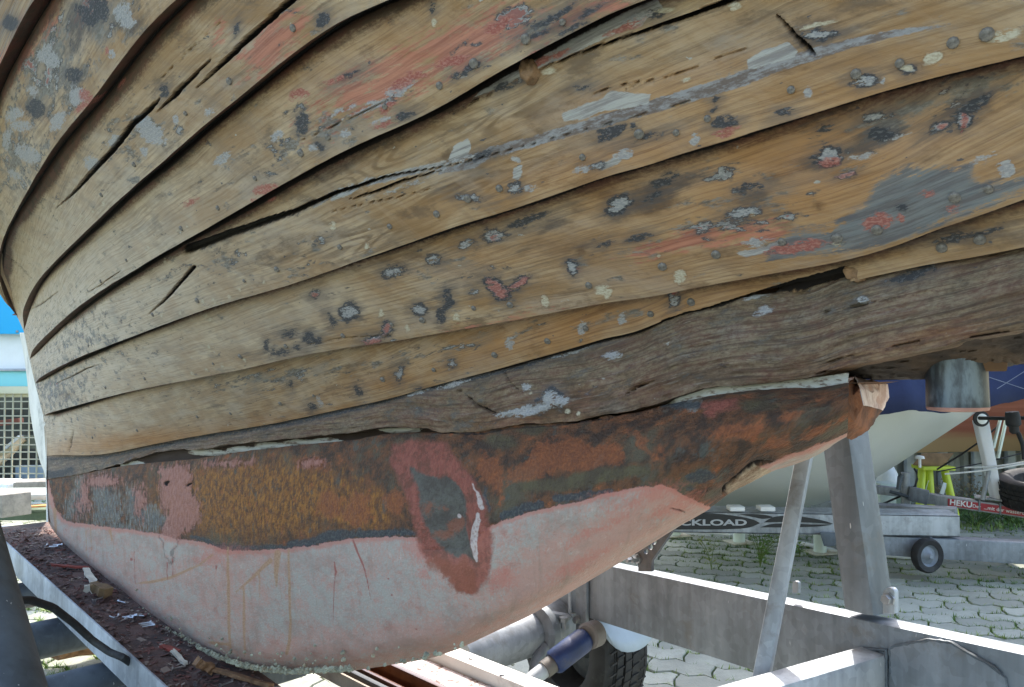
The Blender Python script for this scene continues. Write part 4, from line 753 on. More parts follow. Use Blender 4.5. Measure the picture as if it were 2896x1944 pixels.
# barnacles along the bottom edge of the keel: far too many to count
mb = MB(); rb = random.Random(4)
M_barn = simple('barnacle_crust', lin(160, 158, 136)[:3], .85, 0, .5, 40, lin(140, 104, 62), .003)
dk = dense(SEAM['k'])
for i in range(900):
    u = rb.random()
    if u < .62: x = rb.uniform(470, 1000)
    elif u < .9: x = rb.uniform(560, 900)
    else: x = rb.uniform(330, 1330)
    y = np.interp(x, dk[:, 0], dk[:, 1]) - abs(rb.gauss(0, 7 if x > 500 else 4)) - 1
    if rb.random() < .06: y -= rb.uniform(5, 60)
    sz_ = rb.choice((.0014, .002, .0026, .0034)) * rb.uniform(.8, 1.25) * (1.15 if x > 560 else .8)
    i0 = A0 + B0 * x; cc = Vector(pts3(np.array(x), np.array(y), np.array(i0 + i0 ** 2 * .075)))
    if y < np.interp(x, dk[:, 0], dk[:, 1]) - 14: cc += nV * .012
    ax = (nV + Vector((rb.uniform(-.6, .6), rb.uniform(-.6, .6), rb.uniform(-.9, .3)))).normalized()
    mb.lathe(cc, ax, [(sz_, -sz_ * .6), (sz_ * 1.0, 0), (sz_ * .55, sz_ * .9), (sz_ * .3, sz_ * .75)], 6)
tag(mb.build('barnacles', M_barn, boat, smooth=False), kind='stuff')
# ================================================================= THE BOAT'S TRAILER
M_galv = galv('weathered_galvanised_steel', (.235, .262, .29)); M_galvl = galv('bright_galvanised_steel', (.40, .43, .46), .3); M_galvd = galv('dark_galvanised_steel', (.11, .13, .15), .35)
M_bolt = simple('zinc_bolt', (.32, .33, .34), .4, .7, .2, 40)
def BD(px): return 1 / (.493 + .00031 * (px - 1732))
def BP(px, py, off=0): return at(px, py, BD(px)) + nb * off
eb = (at(2896, 1846, BD(2896)) - at(1732, 1598, BD(1732))); ebh = Vector((eb.x, eb.y, 0)).normalized(); nb = Vector((ebh.y, -ebh.x, 0)); 
if nb.y > 0: nb = -nb
trailer = thing('boat_trailer', atz(1900, 1800, 0), 'grey galvanised boat trailer carrying the old wooden boat, with leaning post and keel trough', 'trailer')
# side beam
a0, a1 = BP(1380, 1527 + (0)), BP(3200, 1916)
H = .152; W_ = .05
d_ = Vector((0, 0, -H)); bk = -nb * W_
side = MB().hexa([a0 + d_, a1 + d_, a1 + d_ + bk, a0 + d_ + bk, a0, a1, a1 + bk, a0 + bk], .006).build('side_beam', M_galv, trailer)
# gusset plate, box arm
MB().prism([BP(x, y, .001) for x, y in ((2524,1834),(2538,1826),(2637,1809),(2698,1817),(2731,1838),(2813,1883),(2850,1916),(2862,1990),(2560,1990),(2526,1905))], nb * .008, .003).build('gusset_plate', M_galv, trailer)
a = BP(2471, 1838, 0); w_ = (BP(2508, 1838) - BP(2434, 1834)).length
MB().box(a - Vector((0, 0, .06)) - nb * .01, a - Vector((0, 0, .06)) + nb * .9, w_, .12, (0, 0, 1), .008).build('cross_arm', M_galvl, trailer)
def bead(pts, name='weld_bead', r=.0035):
    rr = random.Random(len(pts)); pp = []
    for a_, b_ in zip(pts, pts[1:]):
        n_ = max(2, int((Vector(b_) - Vector(a_)).length / .006)); pp += [Vector(a_).lerp(Vector(b_), k / n_) for k in range(n_)]
    return MB().tube(pp, [r * rr.uniform(.7, 1.2) for _ in pp], 7).build(name, M_galvd, trailer)
bead([BP(x, y, .006) for x, y in ((2526,1905),(2524,1834),(2538,1826),(2637,1809),(2698,1817),(2731,1838),(2813,1883),(2850,1916))])
bead([BP(x, y, .004) for x, y in ((2430,1960),(2430,1834),(2511,1838),(2511,1960))])
# leaning post
b0, b1 = BP(2388, 1727, .003), BP(2475, 1748, .003); t0, t1 = BP(2331, 1300, .003), BP(2419, 1300, .003)
up = (t0 - b0) * 1.5; dp = -nb * .064
MB().hexa([b0, b1, b1 + dp, b0 + dp, b0 + up, b1 + up * 1.0 + ((t1 - t0) - (b1 - b0)) * 0, b1 + up + dp, b0 + up + dp], .011).build('support_post', M_galv, trailer)
def capsule(cx, cy, w, h, plane=BP, off=0, n_=10):
    out = []
    for k in range(n_ + 1):
        a_ = math.pi * k / n_; out.append(plane(cx + w / 2 * math.cos(a_), cy - h / 2 - w / 2 * math.sin(a_), off))
    return out + [plane(cx - w / 2, cy + h / 2, off), plane(cx + w / 2, cy + h / 2, off)]
lug = MB().prism(capsule(2513, 1708, 34, 58, BP, -.012), nb * .012, .002).build('post_lug', M_galvl, trailer)
MB().lathe(BP(2515, 1694, .0), nb, [(.012, 0), (.012, .004), (.0085, .004), (.0085, .013)], 6).build('lug_bolt', M_bolt, lug, smooth=False)
MB().prism(capsule(2237, 1668, 18, 26, BP, -.02), nb * .008, .002).build('beam_lug', M_galvl, trailer)
# strut in front
p0, p1 = at(2290, 1215, 1.42), at(2130, 2040, 1.32)
MB().box(p0, p1, .027, .027, nb + Vector((.55, 0, 0)), .006).build('strut', M_galvl, trailer)
# perforated bracket, strap, bolts
def plate_with_holes(outer, holes, plane, off, th, name, mat, parent):
    cu = bpy.data.curves.new(name, 'CURVE'); cu.dimensions = '2D'; cu.fill_mode = 'BOTH'; cu.extrude = th / 2
    def sp(pts):
        s_ = cu.splines.new('POLY'); s_.points.add(len(pts) - 1); s_.use_cyclic_u = True
        for q_, (x, y) in zip(s_.points, pts): q_.co = (x, -y, 0, 1)
    sp(outer)
    for x, y, r in holes: sp([(x + r * math.cos(t) * .8, y + r * math.sin(t)) for t in np.linspace(0, 2 * math.pi, 14, endpoint=False)])
    o = bpy.data.objects.new(name, cu); COL.objects.link(o); dg = bpy.context.evaluated_depsgraph_get(); me = bpy.data.meshes.new_from_object(o.evaluated_get(dg)); bpy.data.objects.remove(o)
    for v in me.vertices: p = plane(v.co.x, -v.co.y, off); v.co = p + nb * v.co.z
    return link_mesh(name, me, mat, parent)
M_brk = galv('dark_steel_bracket', (.12, .12, .125), .4)
br = plate_with_holes([(1803,1556),(1802,1580),(1812,1588),(1812,1615),(1849,1616),(1850,1585),(1940,1455),(1900,1440)], [(1857,1531,9),(1847,1546,9),(1834,1559,8)], BP, .004, .008, 'height_bracket', M_brk, trailer)
MB().lathe(BP(1812, 1579, .008), nb, [(.013, 0), (.013, .004), (.009, .004), (.009, .02), (.006, .02), (.006, .035)], 6).build('bracket_bolt', M_bolt, br, smooth=False)
strap = MB().prism([BP(x, y, .004) for x, y in ((1640,1590),(1669,1590),(1669,1812),(1640,1812))], nb * .01, .002).build('hanger_strap', M_galv, trailer)
MB().tube([BP(1622, 1640, .012), BP(1622, 1730, .012), BP(1634, 1740, .012)], .005, 8).build('u_bolt', M_galvl, trailer)
for y in (1750, 1796): MB().lathe(BP(1648 if y < 1780 else 1650, y, .014), nb, [(.013, 0), (.013, .006), (.010, .006), (.010, .014)], 6 if y < 1780 else 16).build('strap_bolt', M_bolt, strap, smooth=False)
# shock absorber
M_blue = simple('blue_paint', lin(24, 46, 92)[:3], .45, 0, .3, 14, lin(84, 84, 88)); M_rub = simple('black_rubber', (.02, .02, .021), .75, 0, .3, 20, lin(70, 70, 68))
sa, sb = at(1668, 1797, 2.04), at(1500, 1925, 1.94); ax = sb - sa
sh = MB().tube([sa + ax * .06, sa + ax * .12, sa + ax * .60, sa + ax * .64], [.025, .031, .031, .026], 20).build('shock_absorber', M_blue, trailer)
MB().tube([sa + ax * .6, sa + ax * .78], .022, 18).build('shock_rod', simple('grey_shock_body', lin(100, 95, 90)[:3], .5, .2), sh)
MB().tube([sa + ax * .78, sa + ax * 1.3], .019, 16).build('shock_eye', M_galvl, sh)
MB().lathe(sa + nb * -.005 - ebh * 0, ebh * .3 + nb, [(.028, -.025), (.034, -.02), (.034, .015), (.028, .02)], 20).build('rubber_bush', simple('grey_rubber', lin(110, 104, 100)[:3], .7), sh)
# axle tube, wheel, mudguard
M_axle = galv('pale_axle_steel', (.28, .30, .32), .3)
ac = at(1480, 1800, 2.15)
MB().tube([at(1290, 1860, 1.95), at(1480, 1796, 2.12), at(1600, 1752, 2.25)], [.058, .06, .06], 22).build('axle_tube', M_axle, trailer)
MB().lathe(at(1520, 1786, 2.14), at(1600, 1752, 2.25) - at(1290, 1860, 1.95), [(.062, -.02), (.074, -.012), (.074, .012), (.062, .02)], 28).build('axle_clamp', M_galv, trailer)
MB().tube([at(1540, 1830, 2.1), at(1512, 1880, 2.06), at(1500, 1960, 2.0)], [.02, .014, .014], 10).build('suspension_arm', M_galv, trailer)
MB().box(at(1545, 1735, 2.14), at(1610, 1745, 2.16), .03, .012).build('clamp_plate', M_galvl, trailer)
for px in (1548, 1594): MB().lathe(at(px, 1746, 2.12), (0, 0, -1), [(.012, 0), (.012, .012), (.007, .012), (.007, .03)], 6).build('clamp_bolt', M_bolt, trailer, smooth=False)
def wheel(c, axis, R, w, parent, seg=72, lugs=True, rimmat=None, spokes=False, treads=5):
    """tyre with grooves and blocks, rim inside"""
    t = MB(); prof = [(R * .62, -w * .42), (R * .72, -w * .5), (R * .88, -w * .5), (R * .955, -w * .44)]
    n_ = treads; hw = w * .40
    for k in range(n_):
        x0 = -hw + 2 * hw * k / n_ + hw * .045; x1 = -hw + 2 * hw * (k + 1) / n_ - hw * .045; g = R * .965
        prof += [(g, x0 - .001), (R - abs((x0 + x1) / 2) ** 2 * .6 / w, x0), (R - abs((x0 + x1) / 2) ** 2 * .6 / w, x1), (g, x1 + .001)]
    prof += [(R * .955, w * .44), (R * .88, w * .5), (R * .72, w * .5), (R * .62, w * .42)]
    t.lathe(c, axis, prof, seg, True)
    if lugs:                                       # cross cuts in the tread blocks
        ax_ = Vector(axis).normalized(); x_ = ax_.orthogonal().normalized(); y_ = ax_.cross(x_)
        for k in range(seg):
            th = (k + .5) * 2 * math.pi / seg; rd = x_ * math.cos(th) + y_ * math.sin(th); tg = ax_.cross(rd)
            for j in range(n_):
                x0 = -hw + 2 * hw * (j + .5) / n_
                if (j + k) % 2: continue
                t.box(Vector(c) + rd * (R + .0002) + ax_ * (x0 - hw * .8 / n_) + tg * .004, Vector(c) + rd * (R + .0002) + ax_ * (x0 + hw * .8 / n_) - tg * .004, .005, .004, rd, 0)
    ty = t.build('tyre', M_rub, parent)
    MB().lathe(c, axis, [(R * .63, -w * .42), (R * .60, -w * .40), (R * .58, -w * .1), (R * .3, -w * .05), (R * .2, w * .1), (R * .2, w * .25), (.005, w * .26)], 48).build('rim', rimmat or M_galvd, parent)
    return ty
wc = at(1640, 1400, 2.48); wc.z = .242
wheel(wc, nb, .242, .175, trailer, 96)
mr = []
for k in range(15):
    t = k / 14; a_ = math.radians(8 + 92 * t); cy_ = .262 + .262 * 1.0 * math.sin(a_); dd_ = 2.46 - .30 * math.cos(a_)
    xl, xr_ = (1678, 1880) if k > 1 else (1700 + 22 * (1 - k), 1862)
    row = []
    for m in range(9):
        u = m / 8; px = xl + (xr_ - xl) * u; z_ = min(cy_, .40) + (.030 * (abs(u - .45) * 2) ** 2 if k < 4 else 0)
        row.append(Vector((at(px, 1500, dd_).x, dd_ + .05 * (u - .4) + .03 * (2 * u - 1) ** 4, z_)))
    mr.append(row)
mgo = MB().grid(mr).build('mudguard', simple('pale_plastic', lin(168, 184, 200)[:3], .45, 0, .12, 6), trailer); m_ = mgo.modifiers.new('s', 'SOLIDIFY'); m_.thickness = .006
# keel trough
ZT0 = .343
def ZT(s_): return ZT0 - .055 * (s_ + 1.97)
def att(px, py, off=0):
    z = ZT0
    for _ in range(12): p = atz(px, py, z + off); z = .5 * z + .5 * ZT(float(np.dot(p[:2], KT[:2])))
    return atz(px, py, z + off)
def sqt(px, py, off): p = att(px, py, off); return float(np.dot(p[:2], KT[:2])), float(np.dot(p[:2], KN[:2]) + KD)
def keel_boxT(mbx, s0, s1, q0, q1, z0, z1, bev=.003):
    a, b = ZT(s0), ZT(s1)
    mbx.hexa([keel_pt(s0, q0, a + z0), keel_pt(s1, q0, b + z0), keel_pt(s1, q1, b + z0), keel_pt(s0, q1, a + z0), keel_pt(s0, q0, a + z1), keel_pt(s1, q0, b + z1), keel_pt(s1, q1, b + z1), keel_pt(s0, q1, a + z1)], bev); return mbx
def sq(px, py, z): p = atz(px, py, z); return float(np.dot(p[:2], KT[:2])), float(np.dot(p[:2], KN[:2]) + KD)
s_l = sqt(18, 1462, .06)[0]
def keel_box(mbx, s0, s1, q0, q1, z0, z1, bev=.003):
    mbx.hexa([keel_pt(s0, q0, z0), keel_pt(s1, q0, z0), keel_pt(s1, q1, z0), keel_pt(s0, q1, z0), keel_pt(s0, q0, z1), keel_pt(s1, q0, z1), keel_pt(s1, q1, z1), keel_pt(s0, q1, z1)], bev); return mbx
nt = NT('dirt_and_red_paint_dust_on_board'); o_ = nt.obj(); q1_ = nt.noise(o_, 14, 6, .7); q2_ = nt.noise(o_, 60, 5, .75)
cc_ = nt.mix(nt.step(q1_, .38, .6), lin(72, 58, 53), lin(110, 84, 74)); cc_ = nt.mix(nt.step(q2_, .55, .68), cc_, lin(128, 110, 98)); cc_ = nt.mix(nt.mul(nt.step(nt.noise(o_, 30, 4), .6, .66), .8), cc_, lin(104, 62, 52)); nt.bump(nt.add(q2_, q1_), .006, .9)
M_dirt = nt.done(cc_, .9)
qf = sqt(283, 1768, .058)[1]
QF = qf
keel_boxT(MB(), s_l - .1, -.9, -.06, qf, -.03, 0).build('keel_board', M_dirt, trailer)
keel_boxT(MB(), s_l, -.6, qf + .002, qf + .008, -.02, .060, .002).build('angle_bar', M_galvl, trailer)
M_wbat = simple('white_painted_batten', lin(228, 224, 216)[:3], .6, 0, .08, 10, lin(180, 170, 160)); M_brch = simple('brown_varnished_channel', lin(84, 48, 28)[:3], .25, 0, .4, 10)
q0 = sq(1258, 1850, .41)[1]; q1 = sq(1312, 1838, .41)[1]
keel_box(MB(), -2.2, -.4, q1, q0, .36, .41).build('white_batten', M_wbat, trailer)
nt = NT('speckled_old_paint_board'); o_ = nt.obj(); q1_ = nt.noise(o_, 50, 6, .75)
M_spk = nt.done(nt.mix(nt.step(q1_, .5, .62), lin(190, 178, 176), lin(96, 62, 44)), .7)
q2 = sq(1165, 1900, .385)[1]
keel_box(MB(), -2.2, -.4, q0 + .006, q2, .35, .385).build('speckled_board', M_spk, trailer)
q3 = sq(1075, 1905, .375)[1]
mb = MB(); keel_box(mb, -2.2, -.4, q2 + .003, q2 + .018, .33, .39); keel_box(mb, -2.2, -.4, q2 + .018, q3, .33, .343); keel_box(mb, -2.2, -.4, q3, q3 + .012, .33, .372)
mb.build('brown_channel', M_brch, trailer)
q4 = sq(985, 1915, .365)[1]
keel_box(MB(), -2.2, -.4, q3 + .022, q3 + .036, .33, .37).build('black_rail', simple('black_steel_rail', (.02, .02, .022), .5), trailer)
keel_box(MB(), -2.2, -.4, q3 + .05, q4, .335, .366).build('beige_batten', simple('beige_board', lin(168, 150, 132)[:3], .7, 0, .25, 14, lin(110, 84, 70)), trailer)
for (x, y) in ((1332,1862),(1420,1908)): MB().lathe(atz(x, y, .411), (0, 0, 1), [(.006, 0), (.006, .002), (.003, .003)], 10).build('batten_screw', M_bolt, trailer)
# cross tubes on the near side
for (x, y, zz_, r) in ((150,1668,.285,.045),(270,1775,.27,.055),(372,1900,.255,.045),(440,1975,.25,.05)):
    s0 = sq(x, y, zz_)[0]
    if r == .05: MB().box(keel_pt(s0, -.3, zz_), keel_pt(s0, 1.3, zz_ - .01), .07, .09, (0, 0, 1), .006).build('cross_beam', M_galvd, trailer)
    else: MB().tube([keel_pt(s0, -.3, zz_), keel_pt(s0, 1.4, zz_ - .01)], r, 20).build('cross_tube', M_galvd, trailer)
MB().box(at(-160, 1520, 3.9), at(230, 1512, 3.75), .09, .085, (0, 0, 1), .005).build('rear_beam', M_galv, trailer)
tp, bt = at(-115, 1530, 1.24), at(10, 2060, 1.02)
MB().tube([tp + (tp - bt) * 1.25, bt - (tp - bt) * .6], .058, 26).build('side_post', M_galvd, trailer)
# loose cable through the frame
cb = [at(-40, 1712, 1.55), at(40, 1699, 1.6), at(85, 1697, 1.66), at(150, 1718, 1.74), at(210, 1764, 1.82), at(262, 1812, 1.86), at(310, 1845, 1.86), at(348, 1860, 1.84), at(390, 1890, 1.9)]
cbd = [Vector((float(np.interp(t, range(len(cb)), [p[i] for p in cb]))) if False else tuple(float(np.interp(t, range(len(cb)), [p[i] for p in cb])) for i in range(3))) for t in np.linspace(0, len(cb) - 1, 40)]
tag(MB().tube(cbd, .0085, 10).build('cable', M_rub), 'thick black cable running across the trailer cross tubes into the keel trough', 'cable')
# debris on the keel board
mb = MB(); rd = random.Random(11); flk = []
M_flk = NT('paint_flakes'); vv_ = M_flk.voro(M_flk.obj(), 28, out='Color'); bw = M_flk.node('ShaderNodeRGBToBW'); M_flk.put(bw.inputs[0], vv_)
M_flk = M_flk.done(M_flk.ramp(bw.outputs[0], [(.2, lin(98, 68, 60)), (.42, lin(126, 80, 70)), (.6, lin(116, 98, 90)), (.8, lin(160, 144, 130))]), .85)
for i in range(2200):
    s_ = rd.uniform(s_l, -.95); q_ = rd.uniform(-.05, QF - .005); L_ = rd.uniform(.0015, .008) * (2.4 if rd.random() < .07 else 1)
    p = keel_pt(s_, q_, ZT(s_) + rd.uniform(.001, .006)); a_ = rd.uniform(0, 6.3); u_ = Vector((math.cos(a_), math.sin(a_), rd.uniform(-.4, .4))) * L_; w2 = Vector((-math.sin(a_), math.cos(a_), rd.uniform(-.4, .4))) * L_ * rd.uniform(.25, .8)
    q5 = [p - u_ - w2 * .6, p + u_ * .6 - w2, p + u_ + w2 * .7, p - u_ * .5 + w2]
    vs = [mb.b.verts.new(x) for x in q5] + [mb.b.verts.new(x - Vector((0, 0, .0015))) for x in q5]
    mb.b.faces.new(vs[:4]); 
    for k_ in range(4): mb.b.faces.new([vs[k_], vs[4 + k_], vs[4 + (k_ + 1) % 4], vs[(k_ + 1) % 4]])
tag(mb.build('paint_flakes', M_flk, None, smooth=False), 'red and brown paint flakes scattered over the keel trough', 'paint flakes', kind='stuff')
M_scr = simple('shiny_screw_steel', (.55, .56, .58), .28, .9, .15, 40)
proto = None
for i, (x, y) in enumerate(((130,1548),(152,1550),(163,1545),(140,1553),(318,1752),(332,1750),(348,1760),(372,1748),(384,1745),(395,1747),(410,1768),(420,1776),(415,1772),(345,1708),(275,1700),(505,1895),(270,1705),(560,1935),(640,1940),(362,1752))):
    p = att(x, y, .008); a_ = rd.uniform(0, 6.3)
    if proto is None:
        m = MB(); m.lathe((0, 0, 0), (1, 0, 0), [(.0022, 0), (.0022, .026), (.0055, .030), (.0055, .032)], 10); o = m.build('screw', M_scr); o.location = (0, 0, 0); proto = o
        me = o.data
    else: o = proto.copy(); COL.objects.link(o)
    o.location = p; o.rotation_euler = (0, rd.uniform(-.1, .1), a_)
    tag(o, 'shiny steel screw lying loose in the dirt of the keel trough', 'screw', 'loose screws lying in the keel trough')
def chip(name, px, py, z, L_, w, h, ang, mat, label, cat, seed, tilt=.1):
    t = bmesh.new(); rr = random.Random(seed); n_ = 7; vs = []
    for side in (1, -1):
        row = []
        for k in range(n_ * 2):
            u = (k / (n_ - 1) if k < n_ else 1 - (k - n_) / (n_ - 1)); s_ = 1 if k < n_ else -1
            row.append(t.verts.new(((u - .5) * L_ + rr.uniform(-.05, .05) * L_, s_ * w / 2 * (1 - .5 * abs(u - .5)) + rr.uniform(-.15, .15) * w, side * h / 2 + rr.uniform(-.2, .2) * h)))
        vs.append(row)
    t.faces.new(vs[0]); t.faces.new(vs[1][::-1])
    for k in range(n_ * 2): t.faces.new([vs[0][k], vs[1][k], vs[1][(k + 1) % (n_ * 2)], vs[0][(k + 1) % (n_ * 2)]])
    m = MB(); m._take(t, 0); o = m.build(name, mat, None, smooth=False); base = atz(px, py, z) if z > 0 else att(px, py, -z); R_ = Matrix.Rotation(ang, 4, 'Z') @ Matrix.Rotation(tilt, 4, 'Y')
    o.data.transform(R_); o.location = base
    return tag(o, label, cat)
M_chp = simple('bark_brown', lin(150, 112, 78)[:3], .85, 0, .4, 40, lin(90, 66, 48), .004); M_chr = simple('red_paint_chip', lin(150, 72, 58)[:3], .7, 0, .3, 30); M_chw = simple('pale_chip', lin(206, 196, 176)[:3], .7, 0, .2, 30); M_chm = simple('mustard_chip', lin(120, 94, 62)[:3], .8, 0, .4, 40)
chip('paint_chip', 200, 1606, -.006, .12, .016, .006, .1, M_chr, 'long red paint chip lying across the far end of the keel trough', 'paint chip', 1)
chip('filler_strip', 252, 1632, -.01, .16, .022, .008, -.9, M_chw, 'cream strip of old filler lying against the keel', 'filler strip', 2)
chip('filler_lump', 285, 1680, -.014, .09, .035, .022, -.6, M_chm, 'mustard brown lump of rotten filler beside the keel', 'filler lump', 3)
chip('filler_lump', 262, 1676, -.012, .05, .035, .018, .4, M_chw, 'pale crumbly filler lump beside the mustard brown one', 'filler lump', 4)
chip('wood_splinter', 505, 1862, -.008, .09, .012, .006, -.8, M_chw, 'pale wood splinter lying in red dust of the trough', 'splinter', 5)
chip('bark_piece', 480, 1840, -.010, .06, .02, .006, -.4, M_chr, 'curled reddish flake of rotten wood in the trough', 'wood flake', 6)
chip('bark_piece', 568, 1898, -.016, .05, .03, .02, .7, M_chp, 'upright brown wood crumb near the bow end of the trough', 'wood flake', 7, .7)
chip('wood_splinter', 660, 1915, -.008, .22, .014, .008, -.35, M_chp, 'long brown splinter lying along the keel under its barnacles', 'splinter', 8)
chip('wood_slab', 235, 1838, .06, .34, .2, .05, .3, M_chp, 'cracked brown slab of old timber on the ground under the trailer tubes', 'timber', 9, .05)
chip('cardboard_scrap', 136, 1826, .12, .09, .08, .01, .1, M_chw, 'white torn scrap lying beside the cracked brown timber', 'scrap', 10, .1)
chip('cardboard_scrap', 205, 1808, .11, .14, .05, .02, -.3, M_chw, 'pale wedge shaped scrap behind the cracked brown timber', 'scrap', 12, .1)
# ================================================================= GROUND
nt = NT('mossy_joint_earth'); o_ = nt.geo(); a1 = nt.noise(o_, 3, 5, .6); a2 = nt.noise(o_, 40, 4, .7)
nt.bump(a2, .01, .8)
M_gnd = nt.done(nt.mix(nt.step(nt.add(nt.mul(a1, .6), nt.mul(a2, .4)), .42, .56), lin(104, 100, 92), lin(92, 106, 68)), .95)
gm = MB(); gs = 60
gm.grid([[(-gs + 2 * gs * i / 12, -gs + 2 * gs * j / 12, -.013) for i in range(13)] for j in range(13)])
tag(gm.build('ground', M_gnd), kind='structure')
nt = NT('concrete_paver'); o_ = nt.geo(); a1 = nt.noise(o_, 9, 5, .65); a2 = nt.noise(o_, 120, 3, .7); rv = nt.attr('rnd'); a3 = nt.noise(o_, 1.1, 4, .6)
c_ = nt.mix(nt.step(nt.add(nt.mul(a1, .6), nt.mul(rv, .4)), .3, .7), lin(142, 144, 132), lin(172, 174, 160)); c_ = nt.mix(nt.mul(nt.step(a2, .5, .7), .4), c_, lin(132, 132, 124)); c_ = nt.mix(nt.mul(nt.step(a3, .5, .66), .4), c_, lin(136, 140, 116))
c_ = nt.mix(nt.step(nt.attr('jnt'), .3, .9), c_, lin(92, 114, 58))
nt.bump(nt.add(a2, a1), .003, .6); M_pav = nt.done(c_, .9)
LP, WP, ZG = .23, .118, .017
def zig(x): 
    t = (x / (LP / 2)) % 1; return ZG * (4 * abs(((t + .25) % 1) - .5) - 1)
rp = random.Random(3); V_, F_, R_, J_ = [], [], [], []
ang = math.radians(-20); ca, sa_ = math.cos(ang), math.sin(ang); joints = []
for j in range(-52, 80):
    for i in range(-34, 44):
        x0 = (i + (.5 if j % 2 else 0)) * LP; y0 = j * WP
        cx, cy = x0 + LP / 2, y0 + WP / 2; wx, wy = cx * ca - cy * sa_, cx * sa_ + cy * ca + 1.5
        if wy < -2.2 or wy > 8.5 or wx < -4.6 or wx > 5.2: continue
        if abs(wx) > 2.6 + max(0, wy - 1.8) * .75: continue
        ol = [(x0 + LP * k / 8, y0 + zig(x0 + LP * k / 8)) for k in range(9)] + [(x0 + LP - .010, y0 + WP / 2 + zig(x0 + LP) * .0)] + [(x0 + LP * k / 8, y0 + WP + zig(x0 + LP * k / 8)) for k in range(8, -1, -1)] + [(x0 - .010, y0 + WP / 2)]
        joints.append([(px_ * ca - py_ * sa_, px_ * sa_ + py_ * ca + 1.5) for px_, py_ in ol])
        base = len(V_); n_ = len(ol); dz = rp.uniform(-.003, .003); tx, ty = rp.uniform(-.015, .015), rp.uniform(-.015, .015); rv_ = rp.random()
        for sc, z in ((1, -.024), (.975, -.006), (.94, 0.0)):
            for px_, py_ in ol:
                sx = cx + (px_ - cx) * (1 - (1 - sc) * .6 - .010); sy = cy + (py_ - cy) * (1 - (1 - sc) * 1.2 - .025)
                V_.append((sx * ca - sy * sa_, sx * sa_ + sy * ca + 1.5, z + dz + (sx - cx) * tx + (sy - cy) * ty)); R_.append(rv_); J_.append(1 - (sc - .94) / .06 * 0 if sc == 1 else (0.6 if sc == .975 else 0))
        for r_ in (0, 1):
            for k in range(n_): F_.append((base + r_ * n_ + k, base + r_ * n_ + (k + 1) % n_, base + (r_ + 1) * n_ + (k + 1) % n_, base + (r_ + 1) * n_ + k))
        F_.append(tuple(base + 2 * n_ + k for k in range(n_)))
me = bpy.data.meshes.new('pavement'); me.from_pydata(V_, [], F_)
for nm, dat in (('rnd', R_), ('jnt', J_)):
    a = me.attributes.new(nm, 'FLOAT', 'POINT'); a.data.foreach_set('value', dat)
tag(link_mesh('pavement', me, M_pav), kind='structure')
# grass in the joints
gv, gf = [], []; rg = random.Random(9)
def blade(p, L_, w, a_, lean):
    b_ = len(gv); d = Vector((math.cos(a_), math.sin(a_), 0)); s_ = Vector((-d.y, d.x, 0)) * w
    for t_, ww in ((0, 1), (.5, .8), (1, .08)):
        c = Vector(p) + d * lean * t_ * t_ * L_ + Vector((0, 0, L_ * t_ * (1 - .35 * lean * t_)))
        gv.append(c - s_ * ww); gv.append(c + s_ * ww)
    gf.append((b_, b_ + 1, b_ + 3, b_ + 2)); gf.append((b_ + 2, b_ + 3, b_ + 5, b_ + 4))
pn = lambda x, y: float(fbm(np.array(x * 1.6 + 20), np.array(y * 1.6 + 20), 51))
for jt in joints:
    cx, cy = jt[0]
    if not (cx > .2 or cx < -1.4) or cy < 1.6: continue
    dens = pn(cx, cy)
    for k in range(len(jt)):
        x0, y0 = jt[k]; x1, y1 = jt[(k + 1) % len(jt)]
        nb_ = int(max(0, (dens - .25) * 64) * rg.random() * (1 if cy > 2.6 else .7) * .8)
        t0 = rg.random()
        for q in range(nb_):
            t_ = min(1, max(0, t0 + rg.gauss(0, .25))); blade((x0 + (x1 - x0) * t_, y0 + (y1 - y0) * t_, -.012), rg.uniform(.012, .034) * (1 + max(0, dens - .5) * 1.5), rg.uniform(.0012, .0024), rg.uniform(0, 6.3), rg.uniform(.2, 1.4))
for k in range(5200):                                          # rough grass strip by the fence
    x = rg.uniform(1.2, 5.2); y = rg.uniform(5.2, 6.05); blade((x, y, -.01), rg.uniform(.03, .11), .003, rg.uniform(0, 6.3), rg.uniform(.2, 1.2))
nt = NT('grass_blades'); a1 = nt.noise(nt.geo(), 6, 3)
M_grass = nt.done(nt.mix(nt.step(a1, .4, .62), lin(84, 116, 44), lin(132, 152, 72)), .6)
M_grass.node_tree.nodes['Principled BSDF'].inputs['Subsurface Weight'].default_value = 0
me = bpy.data.meshes.new('joint_grass'); me.from_pydata([tuple(v) for v in gv], [], gf)
tag(link_mesh('joint_grass', me, M_grass), 'short green grass and moss growing in the paving joints', 'grass', kind='stuff')
